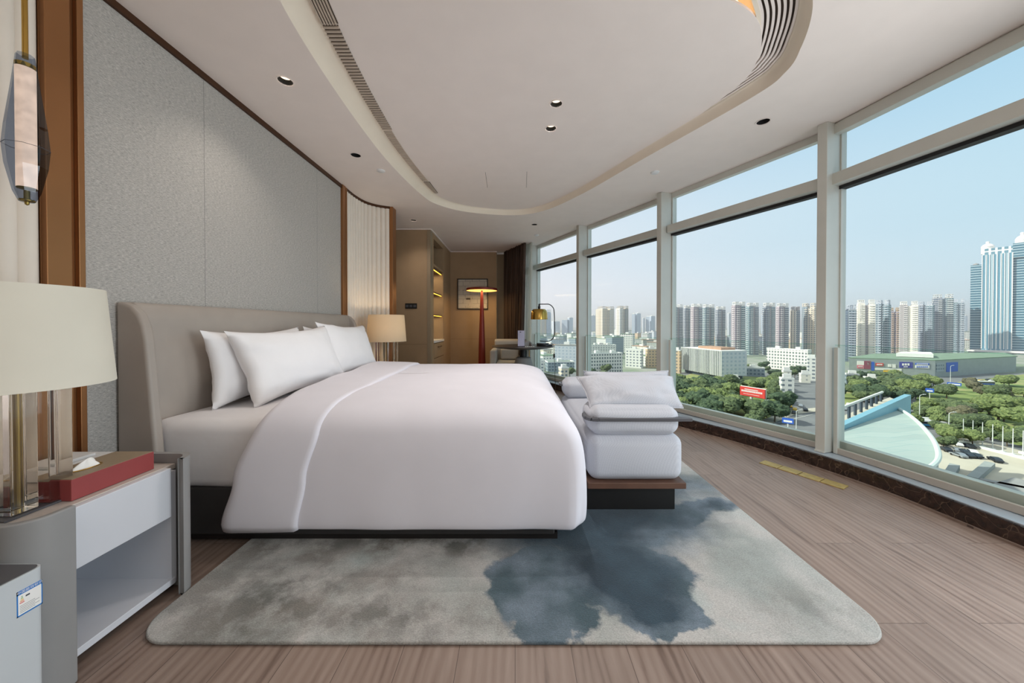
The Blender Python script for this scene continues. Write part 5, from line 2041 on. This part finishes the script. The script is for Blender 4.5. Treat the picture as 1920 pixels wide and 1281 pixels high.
for x0, y0, x1, y1, m in ((1607, 677, 1619.5, 684.5, 'white_trim'), (1607, 684.5, 1619.5, 691, 'sign_pink'), (1620, 677, 1632, 692, 'sign_maroon'), (1626, 679, 1632, 685, 'white_trim'), (1633.5, 678.5, 1639, 695, 'sign_blue'),
                          (1642, 681, 1656, 686.5, 'sign_red'), (1665, 683, 1671, 688, 'white_trim'), (1673, 683, 1679, 690, 'white_trim'), (1686, 679, 1711, 690, 'sign_violet'), (1716, 681, 1742, 684.5, 'sign_blue'), (1716, 685, 1742, 690.5, 'white_trim'),
                          (1640, 691, 1690, 694.5, 'white_trim'), (1656, 693.5, 1685, 698, 'car_yellow')):
    s = sign(q[0], q[1], x0, y0, x1, y1, m)
for x0, y0, x1, y1, m in ((1755, 681, 1769, 697, 'fac_greyblue'), (1774, 679.5, 1795, 697, 'sign_blue')):
    s = sign(q[1], q[2], x0, y0, x1, y1, m)
# lettering strokes on the violet and red panels
for fc, x0, x1, yy0, yy1, n, m in ((0, 1691, 1706, 681.5, 685.5, 3, 'white_trim'), (0, 1694, 1702, 687, 688.6, 3, 'white_trim'), (0, 1643.5, 1654.5, 682.5, 685, 4, 'white_trim'), (0, 1609, 1617.5, 686.5, 688, 4, 'white_trim'), (0, 1718, 1740, 681.8, 683.6, 8, 'white_trim'), (0, 1718, 1740, 687, 689, 6, 'sign_blue')):
    for k in range(n):
        ax_ = x0 + (x1 - x0) * k / n
        bx_ = ax_ + (x1 - x0) / n * .7
        sign(q[0], q[1], ax_, yy0, bx_, yy1, m, 'sign_character', .6)

# red billboard on a pole
B0, B1 = atY(1388.5, 731.5, 186), atY(1435, 739, 175)
g = thing('billboard', 'red billboard with white lines of characters on a pole above the trees', 'billboard', ((B0.x + B1.x) / 2, 177, G))
zt_, zb_ = atY(1388.5, 724, 186).z, atY(1388.5, 740, 186).z
dB = B1 - B0
nB = Vector((dB.y, -dB.x, 0)).normalized()
nB = nB * (.54 if nB.dot(B0) < 0 else -.54)
mb = MB().beam(B0, B1, .5, .5, zb_, zt_)
wpart(mb, 'panel', 'sign_red')
wpart(MB().beam(B0 - nB * .9 - dB * .01, B1 - nB * .9 + dB * .01, .2, .2, zb_ - .3, zt_ + .3), 'backing', 'white_trim')
mb = MB()
dB = (B1 - B0)
for r_i, (zz, hh, n, s0, s1) in enumerate(((.72, .10, 14, .2, .75), (.45, .2, 17, .07, .92), (.2, .05, 20, .15, .8))):
    for k in range(n):
        t0 = s0 + (s1 - s0) * k / n
        p_ = B0 + dB * t0 + nB
        p2 = B0 + dB * (t0 + (s1 - s0) / n * .66) + nB
        z_ = zb_ + (zt_ - zb_) * zz
        mb.beam(p_, p2, .05, .05, z_, z_ + (zt_ - zb_) * hh)
o = wpart(mb, 'lettering', 'white_trim')
o['kind'] = 'stuff'
cx_ = (B0.x + B1.x) / 2
wpart(MB().tube([(cx_, 181.4, G), (cx_, 181.4, zt_ - 1)], .7, 12), 'pole', 'pole_white')

# green-roofed pavilion below
ZR = -24.0
rim_px = [(1684, 768), (1700, 777), (1718, 791), (1735, 808), (1749, 826), (1757, 842), (1760, 858), (1755, 870), (1742, 881)]
rim = catmull([(gd(x, y, ZR).x, gd(x, y, ZR).y) for x, y in rim_px], 5, False)
tail = [(gd(1700, 905, ZR).x, gd(1700, 905, ZR).y), (gd(1600, 960, ZR).x, gd(1600, 960, ZR).y), (gd(1480, 900, ZR).x, gd(1480, 900, ZR).y), (gd(1480, 846, ZR).x, gd(1480, 846, ZR).y)]
g = thing('pavilion', 'low building with a pale green curved roof and blue triangular fin below the window', 'building', (gd(1640, 830, ZR).x, gd(1640, 830, ZR).y, G))
wpart(MB().prism(rim + tail, ZR - .6, ZR), 'roof', 'pavilion_roof')
wpart(MB().prism([(x * .992, y * .992) for x, y in rim + tail], G, ZR - .6), 'walls', 'pavilion_wall')
mb = MB()
mb.tube([(x, y, ZR + .25) for x, y in rim], .42, 8)
wpart(mb, 'roof_rim', 'pavilion_rim', smooth=True)
A = gd(1560, 814, ZR)
Bp = gd(1686, 768.5, ZR)
dd = (Bp - A).normalized()
# extend to the pixel column 1708
rr = ray(1708, 760)
k_ = rr.x / rr.y
t = (k_ * A.y - A.x) / (dd.x - k_ * dd.y)
E_ = A + dd * t
A0 = A - dd * 25
zt1 = atY(1708, 740.5, E_.y).z
zt0 = atY(1567, 804, A.y).z
sl_ = (zt1 - zt0) / (E_ - A).length
nn_ = Vector((-dd.y, dd.x, 0))
vs = []
for off_ in (0, 1.4):
    o3 = nn_ * off_
    vs += [(A0 + o3).xy.to_3d() + Vector((0, 0, ZR - 1)), (E_ + o3).xy.to_3d() + Vector((0, 0, G)), (E_ + o3).xy.to_3d() + Vector((0, 0, zt1)), (A0 + o3).xy.to_3d() + Vector((0, 0, ZR - .4))]
wpart(MB().add(vs, [(0, 1, 2, 3), (7, 6, 5, 4), (0, 4, 5, 1), (1, 5, 6, 2), (2, 6, 7, 3), (3, 7, 4, 0)]), 'fin_wall', 'pavilion_fin')
# open canopy behind the fin
g = thing('canopy', 'open flat canopy with dark posts behind the blue fin', 'canopy', (gd(1620, 770, -34).x, gd(1620, 770, -34).y, G))
c0, c1 = atY(1560, 775, 122), atY(1657, 737, 168)
wpart(MB().add([tuple(c0), tuple(c1), tuple(c1 + Vector((0, .9, 0))), tuple(c0 + Vector((0, .9, 0)))] + [tuple(Vector(p) + Vector((0, 0, .8))) for p in (c0, c1, c1 + Vector((0, .9, 0)), c0 + Vector((0, .9, 0)))],
              [(3, 2, 1, 0), (4, 5, 6, 7), (0, 1, 5, 4), (1, 2, 6, 5), (2, 3, 7, 6), (3, 0, 4, 7)]), 'edge_beam', 'pole_white')
for k in range(9):
    p = c0.lerp(c1, (k + .5) / 9)
    wpart(MB().box(p.x - .35, p.x + .35, p.y, p.y + .7, G, p.z), 'post', 'dark_void')
s0 = [gd(1565, 800, -36), gd(1690, 754, -36), gd(1668, 745, -36), gd(1565, 786, -36)]
wpart(MB().prism([(p.x, p.y) for p in s0], -36.6, -36), 'deck', 'paving')

# courtyard walls under the windows
for x0, y0, x1, y1, z, hh, m, lab, nm in ((1775, 905, 1790, 880, G + .2, 1.6, 'pave_grey_concrete', 'low grey wall beside the pavilion', 'low_wall'), (1823, 905, 1856, 876, G + .2, 1.6, 'pave_grey_concrete', 'second low grey wall of the ramp', 'low_wall'),
                                          (1835, 905, 1960, 930, G + .2, 1.2, 'roof_grey', 'flat grey ramp roof at the lower right of the view', 'low_wall')):
    a, c_ = gd(x0, y0), gd(x1, y1)
    tag(MB().beam(a, c_, 1.0, 1.0, G, G + hh).build(nm, m), lab, 'wall')
a, c_ = gd(1862, 915), gd(1990, 950)
tag(MB().beam(a, c_, 12, 1, G, G + 1.2).build('flat_roof', 'roof_grey'), 'flat grey roof at the lower right of the view', 'roof')
a, c_ = gd(1925, 868), gd(1960, 880)
tag(MB().beam(a, c_, 10, 2, G + 3, G + 3.6).build('white_canopy', 'white_trim'), 'white canopy corner at the right edge', 'canopy')


# trees
def blob(mb, c, r, seed, sq=.8):
    bm = bmesh.new()
    bmesh.ops.create_icosphere(bm, subdivisions=4, radius=1)
    vs = []
    for v_ in bm.verts:
        n_ = v_.co.normalized()
        k = 1 + .28 * noise.noise(n_ * 1.8 + Vector((seed, 0, 0))) + .22 * noise.noise(n_ * 5 + Vector((0, seed, 0))) + .16 * noise.noise(n_ * 10 + Vector((0, 0, seed))) + .16 * noise.noise(n_ * 21 + Vector((seed, seed, 0)))
        vs.append((c[0] + n_.x * r * k, c[1] + n_.y * r * k, c[2] + n_.z * r * k * sq))
    fs = [tuple(v_.index for v_ in f.verts) for f in bm.faces]
    bm.free()
    mb.add(vs, fs)


def make_tree(seed, mat, h, wide, lab, grp, cat='tree', nblob=7):
    r0 = random.Random(seed)
    g = thing('tree', lab, cat, (0, 0, G), grp)
    mb = MB()
    R_ = h * wide
    for k in range(nblob):
        a = k * 2.4 + r0.random()
        rr_ = R_ * (.15 + .55 * r0.random()) if k else 0
        blob(mb, (rr_ * math.cos(a), rr_ * math.sin(a), h * (.52 + .22 * r0.random())), R_ * r0.uniform(.42, .62), seed * 10 + k)
    lb_(mb, 'crown', mat, g, smooth=True, angle=80)
    lb_(MB().tube([(0, 0, 0), (.1, 0, h * .3), (0, .1, h * .6)], [h * .035, h * .028, h * .015], 7), 'trunk', 'trunk', g)
    return g


zones = [
    ('wood', 'tree in the wood around the red billboard', [(1262, 1466, 716, 792)], 78, ('leaf_mid', 'leaf_bright', 'leaf_dark'), 10.5, .52),
    ('streetside', 'street tree among the white blocks of the third window', [(1172, 1234, 692, 716), (1262, 1350, 700, 712)], 22, ('leaf_mid', 'leaf_dark'), 10, .5),
    ('midcity', 'tree between the houses in the middle distance', [(1380, 1530, 690, 712), (1100, 1230, 700, 740), (1000, 1080, 655, 720)], 34, ('leaf_dark', 'leaf_mid'), 9, .5),
    ('grove', 'tree in the grove between canopy and shopping centre', [(1566, 1738, 706, 756)], 46, ('leaf_mid', 'leaf_dark', 'leaf_bright'), 9, .55),
    ('park', 'tree in the dry park at the right', [(1740, 1935, 722, 752), (1800, 1935, 765, 812)], 26, ('leaf_mid', 'leaf_bright', 'leaf_brownish'), 8.5, .6),
    ('verge', 'street tree along the bus lane behind the flagpoles', [(1715, 1800, 770, 806), (1760, 1935, 812, 842)], 34, ('leaf_bright', 'leaf_mid'), 6.5, .5),
    ('road_trees', 'tree at the road junction below the second window', [(1395, 1432, 788, 812), (1445, 1470, 752, 766)], 7, ('leaf_mid',), 7, .55),
]
for zi, (zn, lab, rects, cnt, lm, hh, wd_) in enumerate(zones):
    pr = [make_tree(zi * 7 + k + 1, m, hh, wd_, lab, 'trees of the ' + zn.replace('_', ' ')) for k, m in enumerate(lm)]
    areas = [(x1 - x0) * (y1 - y0) for x0, x1, y0, y1 in rects]
    i = -1
    for tries in range(cnt * 14):
        if i >= cnt - 1:
            break
        rr2 = rnd.choices(rects, areas)[0]
        px, py = rnd.uniform(rr2[0], rr2[1]), rnd.uniform(rr2[2], rr2[3])
        P = gd(px, py)
        if not clear(P.x, P.y, 3.2) or (1378 < px < 1444 and 738 < py < 778):
            continue
        OCC.append((P.x, P.y, 3.2))
        i += 1
        g = pr[i] if i < len(pr) else copy_tree(pr[i % len(pr)])
        s = rnd.uniform(.7, 1.15)
        g.location = (P.x, P.y, G)
        g.rotation_euler = (0, 0, rnd.uniform(0, 6.28))
        g.scale = (s, s, s * rnd.uniform(.85, 1.1))
for px, py, m, h_ in ((1872, 790, 'leaf_bright', 13), (1803, 786, 'leaf_mid', 9)):
    P = gd(px, py)
    g = make_tree(px, m, h_, .55, 'lone round tree on the open park lawn' if px > 1850 else 'smaller lone tree left of the round one on the park lawn', 'lone park trees', nblob=9)
    g.location = (P.x, P.y, G)
# hedges
# flagpoles
fp_ = [(1806, 830), (1824, 834), (1842, 838.5), (1861, 843), (1880, 848), (1899, 853), (1918, 858)]
proto = None
for i, (px, py) in enumerate(fp_):
    P = gd(px, py)
    if proto is None:
        proto = thing('flagpole', 'x', 'flagpole', (P.x, P.y, G), 'flagpoles along the forecourt')
        lb_(MB().tube([(0, 0, 0), (0, 0, 9.2)], [.16, .09], 8), 'pole', 'pole_white', proto)
        lb_(MB().box(-.5, .5, -.5, .5, 0, .5), 'base', 'pole_white', proto)
        g = proto
    else:
        g = copy_tree(proto)
    g.location = (P.x, P.y, G)
    g['label'] = ('white flagpole on the forecourt, %s from the left of the row' % ['first', 'second', 'third', 'fourth', 'fifth', 'sixth', 'seventh'][i])
a, c_ = gd(1800, 831.5), gd(1935, 866)
tag(MB().beam(a, c_, .5, .5, G, G + .9).build('planter_wall', 'pole_white'), 'low white wall under the row of flagpoles', 'wall')

# street lamps
sl_data = [((1365, 786), 8, 'street lamp at the edge of the wood, left of the billboard'), ((1432, 782), 8, 'street lamp right of the billboard'), ((1470, 768), 9, 'tall street lamp at the road junction'), ((1493, 805), 8, 'street lamp by the white car park roof'),
           ((1724, 790), 12, 'tall mast lamp right of the blue fin'), ((1782, 718), 13, 'tall mast lamp in front of the shopping centre'), ((1779, 822), 10, 'double street lamp by the bus lane')]
proto = None
for (px, py), h_, lab in sl_data:
    P = gd(px, py)
    if proto is None:
        g = proto = thing('street_lamp', lab, 'street lamp', (P.x, P.y, G), 'street lamps outside')
        lb_(MB().tube([(0, 0, 0), (0, 0, 8)], [.16, .1], 8), 'post', 'pole_white', g)
        lb_(MB().tube([(0, 0, 7.9), (.8, 0, 8.3), (2.2, 0, 8.4)], .08, 6), 'bracket', 'pole_white', g)
        lb_(MB().box(1.6, 2.8, -.15, .15, 8.3, 8.5), 'lamp_head', 'pole_white', g)
    else:
        g = copy_tree(proto)
    g['label'] = lab
    g.location = (P.x, P.y, G)
    g.scale = (1, 1, h_ / 8)


# vehicles
def make_car(mat, lab):
    g = thing('car', lab, 'car', (0, 0, G), 'cars outside')
    pts = [(-2.2, .35), (2.2, .35), (2.25, .7), (1.9, .9), (1.1, .98), (.5, 1.42), (-1.1, 1.42), (-1.8, .98), (-2.2, .9)]
    o = MB().prism(pts, -.88, .88, axis='y').build('body', mat, bevel=.06)
    o.parent = g
    o = MB().prism([(1.0, .97), (.45, 1.36), (-1.05, 1.36), (-1.65, .97)], -.9, .9, axis='y').build('windows', 'car_glass')
    o.parent = g
    for x in (-1.35, 1.35):
        for y in (-.8, .8):
            mb = MB().lathe([(.001, -.1), (.33, -.1), (.33, .1), (.001, .1)], 0, 0, 14)
            mb.v = [(x + p[0], y + p[2], .33 + p[1]) for p in mb.v]
            o = mb.build('wheel', 'black')
            o.parent = g
    return g


kinds = {m: make_car(m, 'x') for m in ('car_dark', 'car_white', 'car_silver', 'car_yellow')}
used = set()
cl = [(1765, 834, 'car_dark', 0), (1794, 836, 'car_white', 0), (1815, 840, 'car_dark', 0), (1772, 846, 'car_dark', 0), (1793, 847, 'car_silver', 0), (1806, 851, 'car_dark', 0), (1822, 851, 'car_white', 0), (1812, 857, 'car_dark', 0), (1826, 858, 'car_dark', 0), (1866, 866, 'car_dark', 0),
      (1797, 857, 'car_silver', 0),
      (1481, 764, 'car_yellow', 1), (1490, 770, 'car_yellow', 1), (1473, 757, 'car_yellow', 1), (1484, 757, 'car_white', 1), (1500, 763, 'car_silver', 1), (1476, 768, 'car_white', 1), (1464, 772, 'car_silver', 1), (1510, 771, 'car_dark', 1), (1490, 776, 'car_dark', 1),
      (1782, 812, 'car_white', 2), (1826, 822, 'car_white', 2), (1775, 816, 'car_dark', 2), (1576, 764, 'car_white', 3), (1583, 769, 'car_silver', 3), (1592, 761, 'car_white', 3), (1570, 772, 'car_white', 3), (1840, 716, 'car_yellow', 4), (1848, 719, 'car_white', 4), (1833, 714, 'car_white', 4), (1855, 714, 'car_dark', 4), (1862, 716, 'car_white', 4), (1872, 714, 'car_silver', 4)]
wh = ['parked on the forecourt beside the pavilion', 'on the road junction below the second window', 'on the lane behind the flagpoles', 'parked beside the canopy', 'in the traffic before the shopping centre']
seen = {}
for px, py, m, zn in cl:
    P = gd(px, py)
    g = kinds[m] if m not in used else copy_tree(kinds[m])
    used.add(m)
    cn = m.split('_')[1]
    g['label'] = '%s car %s' % (cn, wh[zn])
    g['group'] = '%s cars %s' % (cn, wh[zn])
    g.location = (P.x, P.y, G + .15)
    g.rotation_euler = (0, 0, (1.2, .9, -.5, .7, -.4)[zn] + rnd.uniform(-.25, .25))


def bus(px, py, rz, lab, mat='bus_blue', L_=11):
    P = gd(px, py)
    g = thing('bus', lab, 'bus', (P.x, P.y, G))
    g.rotation_euler = (0, 0, rz)
    for mb, nm, m, bv in ((MB().box(-L_ / 2, L_ / 2, -1.25, 1.25, .4, 3.1), 'body', 'car_white', .12), (MB().box(-L_ / 2 + .5, L_ / 2 - .3, -1.28, 1.28, 1.4, 2.4), 'windows', 'car_glass', 0), (MB().box(-L_ / 2 + .1, L_ / 2 - .1, -1.27, 1.27, .5, 1.3), 'stripe', mat, 0)):
        o = mb.build(nm, m, bevel=bv)
        o.parent = g
    for x in (-L_ * .32, L_ * .32):
        for y in (-1.1, 1.1):
            mb = MB().lathe([(.001, -.15), (.5, -.15), (.5, .15), (.001, .15)], 0, 0, 14)
            mb.v = [(x + p[0], y + p[2], .5 + p[1]) for p in mb.v]
            o = mb.build('wheel', 'black')
            o.parent = g


bus(1735, 796, -.45, 'blue and white bus on the lane right of the fin')
bus(1750, 801, -.45, 'second blue and white bus just behind the first')
bus(1846, 722, -.3, 'white bus in the traffic before the shopping centre', 'sign_blue', 10)
# road signs and gantries
for px, py, w_, h2, m, lab in ((1743, 748, 3.4, 2.4, 'sign_blue', 'blue road sign right of the fin'), (1789, 735, 6, 2, 'sign_blue', 'blue and white banner in the park'), (1639, 741, 5, 2.5, 'car_yellow', 'yellow banner behind the canopy'), (1477, 812, 3.8, 2.2, 'sign_blue', 'blue and white board on the corner roof')):
    P = gd(px, py)
    zc_ = atY(px, py - 9, P.y).z
    g = thing('road_sign', lab, 'sign', (P.x, P.y, G))
    azm = math.atan2(P.x, P.y)
    g.rotation_euler = (0, 0, -azm)
    hh_ = max(4, zc_ - G + 1)
    lb_(MB().box(-w_ / 2, w_ / 2, -.1, .1, hh_, hh_ + h2), 'panel', m, g)
    lb_(MB().box(-w_ / 2 + .5, w_ / 2 - .5, -.14, -.1, hh_ + .5, hh_ + 1.3), 'text_band', 'white_trim', g)
    lb_(MB().box(-.15, .15, .1, .3, 0, hh_ + h2), 'post', 'pole_white', g)
# white car-park roof at the corner below the second window
P0 = [gd(1478, 822, -38), gd(1530, 842, -38), gd(1530, 822, -38), gd(1490, 810, -38)]
g = thing('corner_kiosk', 'white roofed low building at the corner below the second window', 'building', (P0[0].x, P0[0].y, G))
wpart(MB().prism([(p.x, p.y) for p in P0], G, -38), 'walls', 'pave_grey_concrete')
wpart(MB().prism([((p.x - P0[0].x) * 1.04 + P0[0].x - .3, (p.y - P0[0].y) * 1.04 + P0[0].y - .3) for p in P0], -38, -37.4), 'roof', 'white_trim')
# crossing stripes
for k in range(9):
    a, c_ = gd(1452 + k * 5, 806 + k * 2.3), gd(1457 + k * 5, 800 + k * 2.2)
    struct(MB().beam(a, c_, .22, .22, G + .16, G + .18).build('ground_stripe', 'road_line'), 'white road marking stripe on the asphalt below', 'road marking')['group'] = 'road marking stripes'
for a_, b_2 in (((1440, 786), (1520, 768)), ((1450, 796), (1530, 776)), ((1430, 812), (1520, 838))):
    struct(MB().beam(gd(*a_), gd(*b_2), .12, .12, G + .16, G + .18).build('ground_line', 'road_line'), 'long white lane line on the asphalt below', 'road marking')['group'] = 'lane lines'

# haze in the air over the city
if HAZE:
    mb = MB().box(-3000, 8000, 190, 8000, G - 1, 120)
    hz = NB('haze_air')
    hz.t.nodes.remove(hz.b)
    vs_ = hz.n('VolumeScatter')
    vs_.inputs['Color'].default_value = (.90, .96, 1.0, 1)
    vs_.inputs['Density'].default_value = HAZE
    vs_.inputs['Anisotropy'].default_value = .3
    hz.l(vs_.outputs[0], hz.t.nodes['Material Output'].inputs['Volume'])
    M['haze_air'] = hz.m
    o = mb.build('haze', 'haze_air')
    tag(o, 'thin bluish haze over the distant city', 'haze', kind='stuff')
